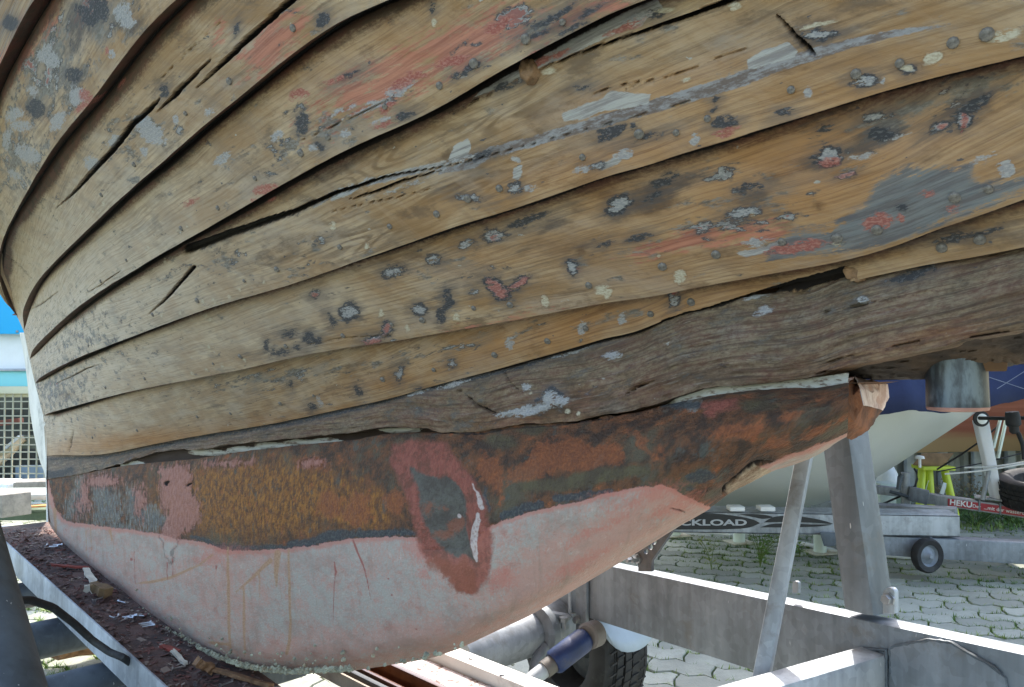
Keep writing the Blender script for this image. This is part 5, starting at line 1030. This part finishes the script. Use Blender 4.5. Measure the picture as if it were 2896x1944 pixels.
def weed(px, py, h, n_, label, seed, red=False):
    base = atz(px, py, 0); rr = random.Random(seed); o = thing('weed', base, label, 'weed'); st_ = MB(); lf = MB()
    for k in range(n_):
        a_ = rr.uniform(0, 6.3); L_ = h * rr.uniform(.5, 1); ln = rr.uniform(.15, .9); d = Vector((math.cos(a_), math.sin(a_), 0))
        pts = [base + d * ln * t * t * L_ * .8 + Vector((0, 0, L_ * t)) for t in (0, .33, .66, 1)]
        st_.tube(pts, [.0022, .0018, .0014, .0006], 5)
        for m in range(7):
            t = .2 + .8 * m / 7; i_ = min(2, int(t * 3)); p = pts[i_].lerp(pts[i_ + 1], t * 3 - i_); a2 = rr.uniform(0, 6.3); dd = Vector((math.cos(a2), math.sin(a2), rr.uniform(-.1, .7))); l_ = rr.uniform(.02, .05); s_ = dd.cross(Vector((0, 0, 1))).normalized() * l_ * .16
            v = [lf.b.verts.new(q) for q in (p, p + dd * l_ * .5 + s_, p + dd * l_ + Vector((0, 0, -.006)), p + dd * l_ * .5 - s_)]; lf.b.faces.new(v)
    st_.build('stem', simple('weed_stem', lin(110, 130, 60)[:3], .6), o); lf.build('foliage', simple('weed_leaf', lin(112, 150, 62)[:3] if not red else lin(140, 150, 70)[:3], .55, 0, .3, 30), o, smooth=False)
weed(2150, 1604, .23, 15, 'tall leafy weed sprouting from the paving left of the round trailer strut', 1)
weed(2012, 1612, .18, 3, 'thin two stemmed weed on the paving between bracket and tall leafy weed', 2, True)
weed(2262, 1575, .13, 6, 'small leafy weed on the paving between the strut and the leaning post', 3)
# ================================================================= LEFT: BUILDING AND YARD
YB = 7.0
def LB(px, py, off=0): return at(px, py, YB - off)
bld = thing('workshop_building', LB(0, 1388), 'white workshop wall with bright blue band and barred window behind the boat stern', 'building')
def slab(mbx, x0, x1, y0, y1, off, th): mbx.hexa([LB(x0, y1, off), LB(x1, y1, off), LB(x1, y1, off - th), LB(x0, y1, off - th), LB(x0, y0, off), LB(x1, y0, off), LB(x1, y0, off - th), LB(x0, y0, off - th)], .004); return mbx
M_wwall = simple('white_render', (.86, .86, .83), .8, 0, .05, 3); M_cream = simple('cream_render', lin(206, 202, 172)[:3], .8, 0, .1, 3)
slab(MB(), -900, 330, 945, 1050, .0, .25).build('white_wall_band', M_wwall, bld)
slab(MB(), -900, 330, 560, 945, .12, .37).build('blue_fascia', simple('cyan_blue_panel', (.015, .42, .80), .45, 0, .04, 2), bld)
MB().lathe(LB(49, 938, .122), (0, -1, 0), [(.012, 0), (.012, .004), (.006, .008)], 12).build('fascia_screw', M_bolt, bld)
slab(MB(), -900, 330, 1050, 1093, .02, .2).build('teal_band', simple('pale_teal_panel', (.25, .66, .70), .5, 0, .04, 2), bld)
slab(MB(), -900, 330, 1043, 1050, .06, .06).build('ledge', simple('grey_ledge', (.4, .42, .44), .6), bld)
slab(MB(), -900, 330, 1093, 1114, .05, .25).build('lintel', M_cream, bld)
mb = MB(); slab(mb, -900, -300, 1114, 1450, .0, .25); slab(mb, 175, 330, 1114, 1450, .0, .25); slab(mb, -300, 175, 1362, 1450, .0, .25); slab(mb, -300, 175, 1114, 1124, .0, .25); mb.build('wall', M_cream, bld)
slab(mb := MB(), -300, 175, 1355, 1362, .08, .3).build('window_sill', M_wwall, bld)
gr = MB()
for k in range(-13, 9): x = 12 + k * 23.2; gr.box(LB(x + 2.4, 1112, .03), LB(x - 2.4, 1358, .03), .011, .011, (0, 1, 0), 0)
for k in range(12): y = 1136 + k * 20.4; gr.box(LB(-305, y, .036), LB(180, y, .036), .010, .010, (0, 1, 0), 0)
gri = gr.build('window_grille', simple('pale_painted_bars', lin(170, 166, 144)[:3], .5, 0, .05), bld)
slab(MB(), -300, 175, 1114, 1362, -.5, .02).build('dark_interior', simple('dim_interior', (.05, .058, .06), .9, 0, .6, 5), bld)
for nm, a, b, w_, c_ in (('stored_plank', (-40,1345), (70,1240), .05, lin(200,180,150)), ('stored_tube', (20,1270), (60,1235), .03, (.6,.64,.66,1)), ('stored_bin', (50,1350), (150,1350), .22, lin(120,140,158)), ('stored_board', (-20,1200), (60,1190), .05, lin(120,70,60)), ('stored_box', (60,1250), (110,1250), .12, lin(84,92,80)), ('stored_plank', (-60,1310), (40,1270), .04, lin(150,140,110))):
    MB().box(at(a[0], a[1], 7.3), at(b[0], b[1], 7.25), .06, w_).build(nm, simple(nm + '_finish', c_[:3], .7), bld)
# timber stacked in front
M_gw = simple('silvered_old_timber', lin(150, 142, 130)[:3], .85, 0, .25, 10, lin(96, 92, 84), .004)
def tim(name, a, b, w_, h_, mat, label, cat='timber'): return tag(MB().box(a, b, w_, h_, (0, 0, 1), .006).build(name, mat), label, cat)
tim('squared_beam', at(-90, 1420, 4.9), at(48, 1428, 4.55), .16, .13, M_gw, 'short thick grey block of timber lying behind the stern, nearest of the stack', 'timber')
tim('board', at(-160, 1398, 5.2), at(240, 1396, 5.15), .3, .035, simple('pale_green_board', lin(190, 196, 186)[:3], .8, 0, .2, 8), 'pale flat board lying across the timber behind the stern')
tim('board', at(-160, 1366, 5.7), at(60, 1372, 5.6), .25, .05, M_wwall, 'white board end on top of the timber stack below the barred window')
tim('board', at(50, 1372, 5.5), at(210, 1366, 5.6), .2, .06, M_gw, 'bent pale grey board behind the sternpost on the timber stack')
tim('board', at(-160, 1455, 5.3), at(220, 1452, 5.2), .22, .05, simple('green_stained_board', lin(96, 112, 92)[:3], .9, 0, .3, 9), 'green stained board at the bottom of the timber stack')
tim('squared_beam', at(80, 1432, 5.0), at(240, 1425, 4.8), .1, .012, simple('orange_board', lin(206, 150, 90)[:3], .8), 'thin orange yellow board edge beside the sternpost')
# ================================================================= RIGHT: OTHER TRAILERS AND BOATS
M_galvb = galv('light_galvanised_steel', (.38, .405, .42), .25)
# trailer with black decal
DB = 4.05
def QP(px, py, off=0): return at(px, py, DB - off)
qt = thing('boat_trailer', atz(2300, 1620, 0), 'galvanised trailer with black flame lettering strip under a light grey boat', 'trailer')
mb = MB(); za, zb = QP(1500, 1440), QP(2714, 1459); hh = (QP(2714, 1459) - QP(2714, 1519)).z; bkv = Vector((0, .11, .012))
o = Vector((0, 0, -hh)); T_ = .006
# square tube, open at its front end
mb.hexa([za + o, zb + o, zb + o + Vector((0, T_, 0)), za + o + Vector((0, T_, 0)), za, zb, zb + Vector((0, T_, 0)), za + Vector((0, T_, 0))], .001)
for k in (0, 1):
    q = o + Vector((0, 0, T_)) if k else Vector((0, 0, 0))
    mb.hexa([za + q - Vector((0, 0, T_)), zb + q - Vector((0, 0, T_)), zb + q + bkv - Vector((0, 0, T_)), za + q + bkv - Vector((0, 0, T_)), za + q, zb + q, zb + q + bkv, za + q + bkv], .001)
mb.hexa([za + o + bkv, zb + o + bkv, zb + o + bkv + Vector((0, T_, 0)), za + o + bkv + Vector((0, T_, 0)), za + bkv, zb + bkv, zb + bkv + Vector((0, T_, 0)), za + bkv + Vector((0, T_, 0))], .001)
mb.build('side_member', M_galvb, qt)
mb = MB(); a0, a1 = at(2380, 1512, 4.1), at(3100, 1545, 3.95); mb.hexa([a0 - Vector((0, 0, .095)), a1 - Vector((0, 0, .115)), a1 + Vector((0, .1, -.115)), a0 + Vector((0, .1, -.095)), a0, a1, a1 + Vector((0, .1, 0)), a0 + Vector((0, .1, 0))], .004)
mb.build('drawbar', M_galv, qt)
MB().box(at(2300, 1428, 4.75), at(2705, 1449, 4.3), .1, .05).build('far_member', M_galvb, qt)
M_blk = simple('black_decal', (.012, .013, .015), .4, 0, .1, 20); M_lt = simple('silver_lettering', (.46, .48, .49), .5, 0, .05)
def decal(pts, off=.003): return [QP(x, y, off) for x, y in pts]
def flat(polys, mat, name, parent, plane, off):
    m = MB()
    for p in polys: m.prism([plane(x, y, off) for x, y in p], Vector((0, .0012, 0)), 0)
    return m.build(name, mat, parent, smooth=False)
def bez(*p): return [tuple(x) for x in dense(list(p), 8)]
up_ = bez((1500,1452),(1800,1450),(1960,1449),(2060,1457),(2130,1470),(2148,1479)); lo_ = bez((2148,1481),(2120,1492),(2060,1497),(1930,1498),(1700,1500),(1500,1500))
dec = flat([up_ + lo_], M_blk, 'decal', qt, QP, .003)
fl1 = bez((2090,1455),(2120,1454),(2170,1458),(2185,1463),(2160,1468),(2130,1463),(2090,1455)); fl2 = bez((2160,1478),(2185,1464),(2230,1459),(2290,1465),(2340,1476),(2355,1482),(2300,1479),(2230,1477),(2160,1478)); fl3 = bez((2150,1492),(2180,1483),(2240,1481),(2300,1484),(2352,1484),(2320,1489),(2240,1492),(2150,1492))
flat([fl1, fl2, fl3], M_blk, 'flame_mark', qt, QP, .0034)
def text(body, mat, parent, p_left, height, plane_right, name='lettering', xs=1.0, bold=.0):
    cu = bpy.data.curves.new(name, 'FONT'); cu.body = body; cu.size = 1; cu.extrude = .01; cu.offset = bold
    o = bpy.data.objects.new(name, cu); COL.objects.link(o); dg = bpy.context.evaluated_depsgraph_get(); me = bpy.data.meshes.new_from_object(o.evaluated_get(dg)); bpy.data.objects.remove(o)
    s_ = height / .70; X_ = plane_right.normalized(); Z_ = Vector((0, 0, 1)); Z_ = (Z_ - X_ * Z_.dot(X_)).normalized(); N_ = X_.cross(Z_)
    for v in me.vertices: v.co = p_left + X_ * v.co.x * s_ * xs + Z_ * v.co.y * s_ + N_ * -v.co.z * .1
    w_ = max((v.co - p_left).dot(X_) for v in me.vertices)
    return link_mesh(name, me, mat, parent), w_
px1 = (QP(2113, 1486) - QP(2112, 1486)).length
lw_target = (QP(2112, 1486) - QP(1955, 1486)).length                # KLOAD as seen
xr = (QP(2700, 1486) - QP(2000, 1486))
tmp, w5 = text('KLOAD', M_lt, dec, QP(1955, 1486, .006), .029, xr, bold=.03); sc = lw_target / w5; bpy.data.objects.remove(tmp)
tmp, w9 = text('QUICKLOAD', M_lt, dec, QP(1955, 1486, .006), .029, xr, xs=sc, bold=.03); bpy.data.objects.remove(tmp)
text('QUICKLOAD', M_lt, dec, QP(2112, 1486, .006) - xr.normalized() * w9, .029, xr, xs=sc, bold=.03)
M_mint = simple('pale_mint_plastic', lin(214, 226, 212)[:3], .5, 0, .08); M_whitep = simple('white_plastic', (.8, .82, .8), .5, 0, .06)
for x in (1960, 2080, 2165): MB().box(at(x - 21, 1437, 4.05), at(x + 21, 1437, 4.05), .08, .022, (0, 0, 1), .004).build('bunk_pad', M_whitep, qt)
def jwheel(px, py, d, r, parent):
    c = at(px, py, d); w_ = MB().lathe(c, (.25, -1, 0), [(r * .62, -.02), (r * .9, -.024), (r, -.012), (r, .012), (r * .9, .024), (r * .62, .02)], 32, True).build('jockey_wheel', M_rub, parent)
    MB().lathe(c, (.25, -1, 0), [(r * .66, -.016), (r * .62, .016), (r * .5, .004), (r * .25, .012), (r * .12, .03), (.004, .03)], 32).build('jockey_rim', M_galv, w_)
jwheel(2622, 1571, 4.0, .088, qt)
MB().tube([at(2630, 1520, 4.02), at(2645, 1537, 4.0)], .008, 8).build('latch_pin', M_galvd, qt)
MB().hexa([at(2318, 1506, 4.0), at(2368, 1506, 4.0), at(2368, 1506, 4.1), at(2318, 1506, 4.1), at(2330, 1545, 4.0) , at(2362, 1545, 4.0), at(2362, 1545, 4.1), at(2330, 1545, 4.1)], .004).build('step_bracket', M_galvd, qt)
# pale floor stands
for i, (x, y, h_, lab) in enumerate(((2084,1532,42,'mint white floor stand with square foot plate under the black lettering strip'), (2310,1560,40,'pale stand foot plate half hidden by the leaning trailer post'), (1905,1512,24,'pale low stand foot close behind the keel edge'))):
    b_ = atz(x, y, .0); o = thing('floor_stand', b_, lab, 'stand', 'pale floor stands under the grey boat'); d = b_.y
    MB().box(b_ + Vector((-.075, -.07, .008)), b_ + Vector((.075, -.03, .008)), .14, .007, (0, 0, 1), .001).build('foot_plate', simple('rusty_cream_plate', lin(206, 200, 176)[:3], .7, 0, .2, 12, lin(150, 100, 70)), o)
    MB().tube([b_ + Vector((0, -.05, .01)), b_ + Vector((0, -.05, .24))], .036, 16).build('column', M_mint, o)
rail = tag(MB().tube([atz(1930, 1498, .03), atz(2060, 1512, .03), atz(2200, 1498, .03)], .010, 8).build('floor_rail', M_whitep), 'thin white rail lying on the paving behind the mint stand', 'rail')
tag(MB().tube([atz(2250, 1533, .02), atz(2380, 1562, .02), atz(2560, 1575, .02), atz(2660, 1576, .02)], .012, 8).build('floor_rail', M_whitep), 'white pipe on the paving running towards the jockey wheel', 'rail')
# grey boat
def hull(xs, zk, yc, beam, ztop, n_=14, flare=.35, far=True):
    rows = []
    for x, z0, b_, zt in zip(xs, zk, beam, ztop):
        r = []
        for s_ in (-1, 1) if far else (-1,):
            rr = []
            for k in range(n_):
                t = k / (n_ - 1); z = z0 + (zt - z0) * t; q = b_ * (1 - math.exp(-(z - z0) / flare)) / (1 - math.exp(-1 / flare * .9)) if b_ > 0 else 0
                rr.append(Vector((x, yc + s_ * min(q, b_ * 1.05), z)))
            r = r + (rr[::-1] if s_ == -1 else rr[1:])
        rows.append(r)
    return rows
YG = 4.5
kx = [(1500,1400),(1800,1425),(1990,1436),(2100,1443),(2200,1441),(2300,1430),(2400,1395),(2500,1338),(2600,1274),(2700,1208),(2745,1178),(2790,1140),(2830,1090)]
kp_ = dense(kx, 5); xs = []; zk = []
for x, y in kp_: p = at(x, y, YG); xs.append(p.x); zk.append(p.z)
x0, x1 = xs[0], xs[-1]
beam = [.85 * max(0.02, 1 - ((x - x0) / (x1 - x0)) ** 4.0) ** .8 for x in xs]; zt = [max(.9, z + .06) for z in zk]
gb = thing('motor_boat', at(2300, 1430, YG), 'light grey boat hull with a dark blue cover on the trailer behind', 'boat')
MB().grid(hull(xs, zk, YG, beam, zt, 16, .42)).build('hull', simple('light_grey_gelcoat', lin(200, 202, 196)[:3], .3, 0, .04, 2), gb)
# blue cover with folds
M_cov = simple('navy_boat_cover', (.014, .026, .088), .8, 0, .2, 5, None, .002)
n_ = 160; rows = []; ybt = [(1400,1190),(2300,1180),(2480,1174),(2540,1172),(2600,1168),(2640,1160),(2720,1158),(2800,1152),(2860,1132),(2900,1118),(3000,1092),(3300,1060)]
for k in range(n_):
    px = 1400 + 1900 * k / (n_ - 1); r = []; py = float(np.interp(px, *np.array(ybt).T))
    for m in range(26):
        t = m / 25; dep = 3.62 + .95 * t ** 1.4
        zb_ = at(px, py, 3.62).z; z = zb_ + (2.15 - zb_) * (1 - (1 - t) ** 1.7); x = at(px, 1000, 3.62).x
        fold = .04 * (1 - t * .6) * (math.sin(k * .33 + t * 5 + 2 * float(vnoise(np.array(k * .07), np.array(t * 3), 7))) * float(vnoise(np.array(k * .11), np.array(t * 2.), 3))) + .05 * (float(fbm(np.array(k * .16 + t * 2), np.array(t * 5.), 9)) - .5)
        r.append(Vector((x, dep - fold * .9, z + fold * .6)))
    far_ = [Vector((p.x, 2 * 4.57 - p.y + .1, p.z)) for p in r[::-1][1:]]
    rows.append(r + far_)
cv = MB().grid(rows).build('boat_cover', M_cov, gb); m_ = cv.modifiers.new('s', 'SOLIDIFY'); m_.thickness = .004
for a, b in (((2790,1065),(2896,1100)), ((2820,1100),(2930,1030))):
    pts = [at(a[0] + (b[0] - a[0]) * t, a[1] + (b[1] - a[1]) * t, 3.58 + .02) for t in np.linspace(0, 1, 5)]
    MB().tube(pts, .0018, 6).build('cover_cord', simple('grey_cord', (.16, .18, .24), .7), gb)
# far trailer with red sticker and winch post
ht = thing('boat_trailer', atz(2850, 1500, 0), 'galvanised trailer with red advertising sticker and white winch post near the fence', 'trailer')
def HD(px): return 4.75 - .35 * (px - 2480) / 416
def HP(px, py, off=0): return at(px, py, HD(px) - off)
a0, a1 = HP(2420, 1368), HP(3300, 1505)
a0, a1 = HP(2613, 1396), HP(3100, 1464); hv = Vector((0, 0, -(HP(2700, 1408) - HP(2700, 1437)).z)); bv = Vector((.03, .07, 0))
MB().hexa([a0 + hv, a1 + hv, a1 + hv + bv, a0 + hv + bv, a0, a1, a1 + bv, a0 + bv], .004).build('drawbar', M_galvb, ht)
MB().box(HP(2400, 1376, .0) + Vector((0, .03, 0)), HP(2620, 1404, 0) + Vector((0, .04, 0)), .06, .05, (0, 0, 1), .004).build('coupling_arm', M_galvb, ht)
MB().box(HP(2570, 1395, .03), HP(2625, 1408, .03), .03, .085, (0, 0, 1), .006).build('coupling_head', M_galv, ht)
MB().tube([HP(2516, 1390, .04), HP(2570, 1406, .05)], .010, 8).build('brake_lever', M_galvd, ht)
MB().tube([HP(2561, 1337), HP(2561, 1442)], .026, 20).build('jockey_tube', M_galvb, ht)
MB().tube([HP(2540, 1385, .03), HP(2546, 1350, .03), HP(2552, 1342, .03)], [.012, .016, .01], 10).build('lock_lever', M_galvd, ht)
MB().lathe(HP(2601, 1299), (0, 0, 1), [(.008, -.05), (.008, 0), (.028, .004), (.024, .018), (.008, .022)], 18).build('crank_knob', M_whitep, ht)
MB().tube([HP(2585, 1325), HP(2592, 1335), HP(2594, 1355), HP(2588, 1375), HP(2560, 1398), HP(2510, 1420), HP(2480, 1432)], .006, 8).build('brake_cable', M_rub, ht)
M_rsk = simple('red_sticker', lin(178, 54, 64)[:3], .45, 0, .06, 5); rm_ = a1 - a0
def BHD(px): return 1 / (1 / HD(2613) + (1 / HD(3100) - 1 / HD(2613)) * (px - 2613) / 487)
def stk(px, dy0, dy1, off=.004): y_ = 1396 + (px - 2613) * (1464 - 1396) / 487; return at(px, y_ + dy0, BHD(px) - off), at(px, y_ + dy1, BHD(px) - off)
m = MB(); s0, s1, s2, s3 = *stk(2681, 5, 25), *stk(3060, 5, 27); m.prism([s0, s1, s3, s2], Vector((0, .002, 0)), 0); sk = m.build('sticker', M_rsk, ht, smooth=False)
M_wl = simple('white_lettering', (.85, .85, .85), .5, 0, .02)
_, w_ = text('HEKU', M_wl, sk, stk(2685, 0, 21, .006)[1], .031, rm_, xs=1.0, bold=.03)
text('- Der', M_wl, sk, stk(2741, 0, 20, .006)[1], .018, rm_, xs=1.0, bold=.01)
text('...mit der wasserdichten', M_wl, sk, stk(2782, 0, 20.5, .006)[1], .020, rm_, xs=.95, bold=.012)
for px in (2770, 2829):
    y_ = 1396 + (px - 2613) * .1396; MB().tube([HP(px, y_ - 4, .012), HP(px, y_ + 30, .012)], .006, 8).build('u_bolt', M_galv, ht)
MB().box(HP(2764, 1411, .0) + Vector((0, .03, .01)), HP(2840, 1421, 0) + Vector((0, .03, .01)), .09, .010).build('clamp_plate', M_galvb, ht)
M_wpost = simple('white_painted_post', (.82, .84, .86), .4, 0, .06)
wp = MB(); wp.hexa([HP(2815, 1418), HP(2839, 1420), HP(2839, 1420) + Vector((0, .05, 0)), HP(2815, 1418) + Vector((0, .05, 0)), HP(2762, 1190), HP(2798, 1190), HP(2798, 1190) + Vector((0, .05, 0)), HP(2762, 1190) + Vector((0, .05, 0))], .006)
wpo = wp.build('winch_post', M_wpost, ht)
MB().tube([HP(2797, 1330, .02), HP(2779, 1414, .02)], .012, 10).build('post_stay', M_galvb, wpo)
MB().lathe(HP(2775, 1185, .02), (0, -1, 0), [(.026, -.01), (.045, -.006), (.045, .006), (.026, .01)], 24, True).build('ring', M_rub, wpo)
MB().lathe(HP(2775, 1185, .02), (0, -1, 0), [(.03, -.012), (.03, .012), (.01, .02)], 20).build('pulley', M_whitep, wpo)
for a, b in (((2829,1186),(2809,1268)), ((2845,1190),(2822,1296))): MB().box(at(*a, 4.62), at(*b, 4.62), .02, .012).build('lashing_bar', M_mint, ht)
sp_ = thing('spare_wheel', at(2945, 1430, 4.4), 'spare trailer tyre lying flat at the edge of the yard', 'tyre')
wheel(at(2952, 1387, 4.4), (-.12, -.1, 1), .225, .165, sp_, 60, True, M_whitep)
for a, b in (((2672,1341),(2910,1309)), ((2728,1323),(2910,1304))):
    tag(MB().tube([at(a[0] + (b[0] - a[0]) * t, a[1] + (b[1] - a[1]) * t + 5 * math.sin(t * 3.1), 4.55 - .2 * t) for t in np.linspace(0, 1, 8)], .005, 6).build('rope', M_whitep), 'white rope stretched past the winch post, ' + ('lower one' if a[1] == 1341 else 'upper one'), 'rope', 'white ropes at the winch post')
tag(MB().tube([at(2650, 1328, 4.9), at(2720, 1285, 4.8), at(2770, 1250, 4.75), at(2830, 1200, 4.7)], .006, 6).build('strap', M_rub), 'dark strap slanting from the yellow stand to the winch post', 'strap')
tag(MB().tube([at(2648, 1335, 4.9), at(2780, 1310, 4.9), at(2930, 1272, 4.9)], .004, 6).build('strap', M_rub), 'thin dark line running from the yellow stand to the right past the winch post', 'strap')
pl = thing('power_cable', at(2875, 1240, 3.9), 'black cable with plug hanging below the blue boat cover', 'cable')
MB().tube([at(2770, 1183, 4.3), at(2850, 1184, 4.0), at(2960, 1180, 3.85)], .010, 8).build('hanging_bar', M_rub, pl)
MB().lathe(at(2862, 1165, 3.88), (.1, 0, -1), [(.03, 0), (.034, .03), (.034, .065), (.022, .075), (.022, .10), (.012, .11)], 18).build('plug', M_rub, pl)
MB().tube([at(2866, 1205, 3.88), at(2882, 1230, 3.87), at(2893, 1260, 3.86), at(2897, 1300, 3.85)], .011, 8).build('cable_tail', M_rub, pl)
# terracotta hull on yellow stand
tb = thing('old_boat_hull', at(2850, 1280, 5.7), 'terracotta painted boat hull propped up by the fence', 'boat')
xs = np.linspace(at(2560, 1280, 5.7).x, at(3900, 1280, 5.7).x, 24); zk = [at(2700, 1284 - 10 * math.sin(i / 23 * 3), 5.7).z for i in range(24)]
bm_ = [.75 * min(1, (.15 + i / 9)) for i in range(24)]
nt = NT('terracotta_antifouling'); g = nt.geo(); s_ = nt.node('ShaderNodeSeparateXYZ'); nt.put(s_.inputs[0], g); nz = nt.noise(nt.scale(g, (2, 2, 30)), 1, 4)
M_ter = nt.done(nt.mix(nt.step(nt.add(s_.outputs[2], nt.mul(nz, .08)), .60, .68), lin(172, 140, 100), nt.mix(nt.step(nz, .4, .65), lin(150, 88, 68), lin(168, 104, 82))), .6)
MB().grid(hull(xs, zk, 5.75, bm_, [1.3] * 24, 12, .5)).build('hull', M_ter, tb)
tag(MB().hexa([at(2580, 1316, 5.25), at(2668, 1320, 5.25), at(2668, 1320, 5.4), at(2580, 1316, 5.4), at(2608, 1282, 5.25), at(2698, 1282, 5.25), at(2698, 1282, 5.4), at(2608, 1282, 5.4)], .004).build('wood_block', simple('brown_wood_block', lin(138, 108, 76)[:3], .8, 0, .3, 16)), 'brown wooden block on top of the yellow stand', 'wood block')
ys = thing('jack_stand', atz(2650, 1460, 0), 'lime yellow three legged boat stand under the wooden block', 'stand')
M_yel = simple('lime_yellow_paint', lin(202, 216, 62)[:3], .45, 0, .1, 8)
for a, b in (((2608,1326),(2600,1452)), ((2627,1326),(2634,1456)), ((2670,1324),(2702,1460))): MB().tube([at(*a, 5.3), at(*b, 5.22)], .026, 14).build('leg', M_yel, ys)
MB().box(at(2594, 1322, 5.3), at(2684, 1322, 5.3), .16, .025).build('top_plate', M_yel, ys)
for x, y in ((2626,1375),(2668,1380)): MB().box(at(x - 6, y, 5.262), at(x + 6, y + 4, 5.26), .008, .08).build('sun_patch', M_whitep, ys)  # white patches added as dappled sun highlights on the stand
for x, y, w_, lab in ((2500,1400,52,'white plastic box behind the trailer coupling, left one'), (2552,1418,26,'smaller white plastic box next to the jockey tube')):
    b_ = at(x, y, 5.0); tag(MB().box(b_ - Vector((w_ / F * 2.2, 0, 0)), b_ + Vector((w_ / F * 2.2, 0, 0)), .12, .16, (0, 0, 1), .01).build('plastic_box', M_mint), lab, 'box')
tag(MB().blob(at(2512, 1365, 5.2), .07, (1, .8, 1.7), .1, 2, 3).build('white_jug', M_whitep), 'white rounded container standing behind the grey hull', 'container')
# fence
fn = thing('fence', at(2700, 1405, 6.3), 'grey corrugated panel fence with pale posts behind the boats', 'fence')
rows = []
for k in range(420):
    x = 1.0 + 8.0 * k / 419; y = 6.3 + .012 * (1 if (k // 3) % 2 else -1); rows.append([Vector((x, y, -.02)), Vector((x, y, 1.9))])
MB().grid(rows).build('panel', simple('grey_sheet_metal', lin(150, 152, 142)[:3], .55, .1, .15, 3), fn, smooth=False)
for k in range(-2, 12):
    x = at(2476 + k * 95, 1300, 6.25).x; MB().box((x, 6.25, -.02), (x, 6.25, 1.95), .06, .05, (0, 1, 0), .004).build('post', simple('pale_fence_post', lin(176, 182, 180)[:3], .5), fn)
# bushes at the foot of the fence
rr = random.Random(5)
for i, (px, py, d, lab) in enumerate(((2720,1412,5.9,'low dry brown weeds at the foot of the fence by the yellow stand'), (2790,1400,6.0,'dry twiggy bush against the fence behind the winch post'), (2760,1455,5.4,'dark green low weeds below the red sticker trailer'), (2870,1450,5.5,'green weeds under the spare tyre'))):
    b_ = at(px, py, d); b_.z = 0; o = thing('bush', b_, lab, 'bush'); lf = MB()
    for k in range(500):
        r_ = .32 * rr.random() ** .5; a_ = rr.uniform(0, 6.3); p = b_ + Vector((math.cos(a_) * r_ * 1.5, math.sin(a_) * r_ * .6, rr.uniform(0, .30) * (1 - r_ * 1.5))); l_ = rr.uniform(.012, .035); dd = Vector((rr.uniform(-1, 1), rr.uniform(-1, 1), rr.uniform(-.3, 1))).normalized(); s_ = dd.orthogonal().normalized() * l_ * .3
        vs = [lf.b.verts.new(q) for q in (p, p + dd * l_ * .5 + s_, p + dd * l_, p + dd * l_ * .5 - s_)]; lf.b.faces.new(vs)
    for k in range(24):
        a_ = rr.uniform(0, 6.3); lf.tube([b_, b_ + Vector((math.cos(a_) * .25, math.sin(a_) * .12, rr.uniform(.1, .3)))], [.004, .0015], 4)
    lf.build('foliage', simple('bush_leaf_' + ('dry' if i < 2 else 'green'), (lin(130, 116, 84) if i < 2 else lin(70, 98, 44))[:3], .7, 0, .4, 20), o, smooth=False)
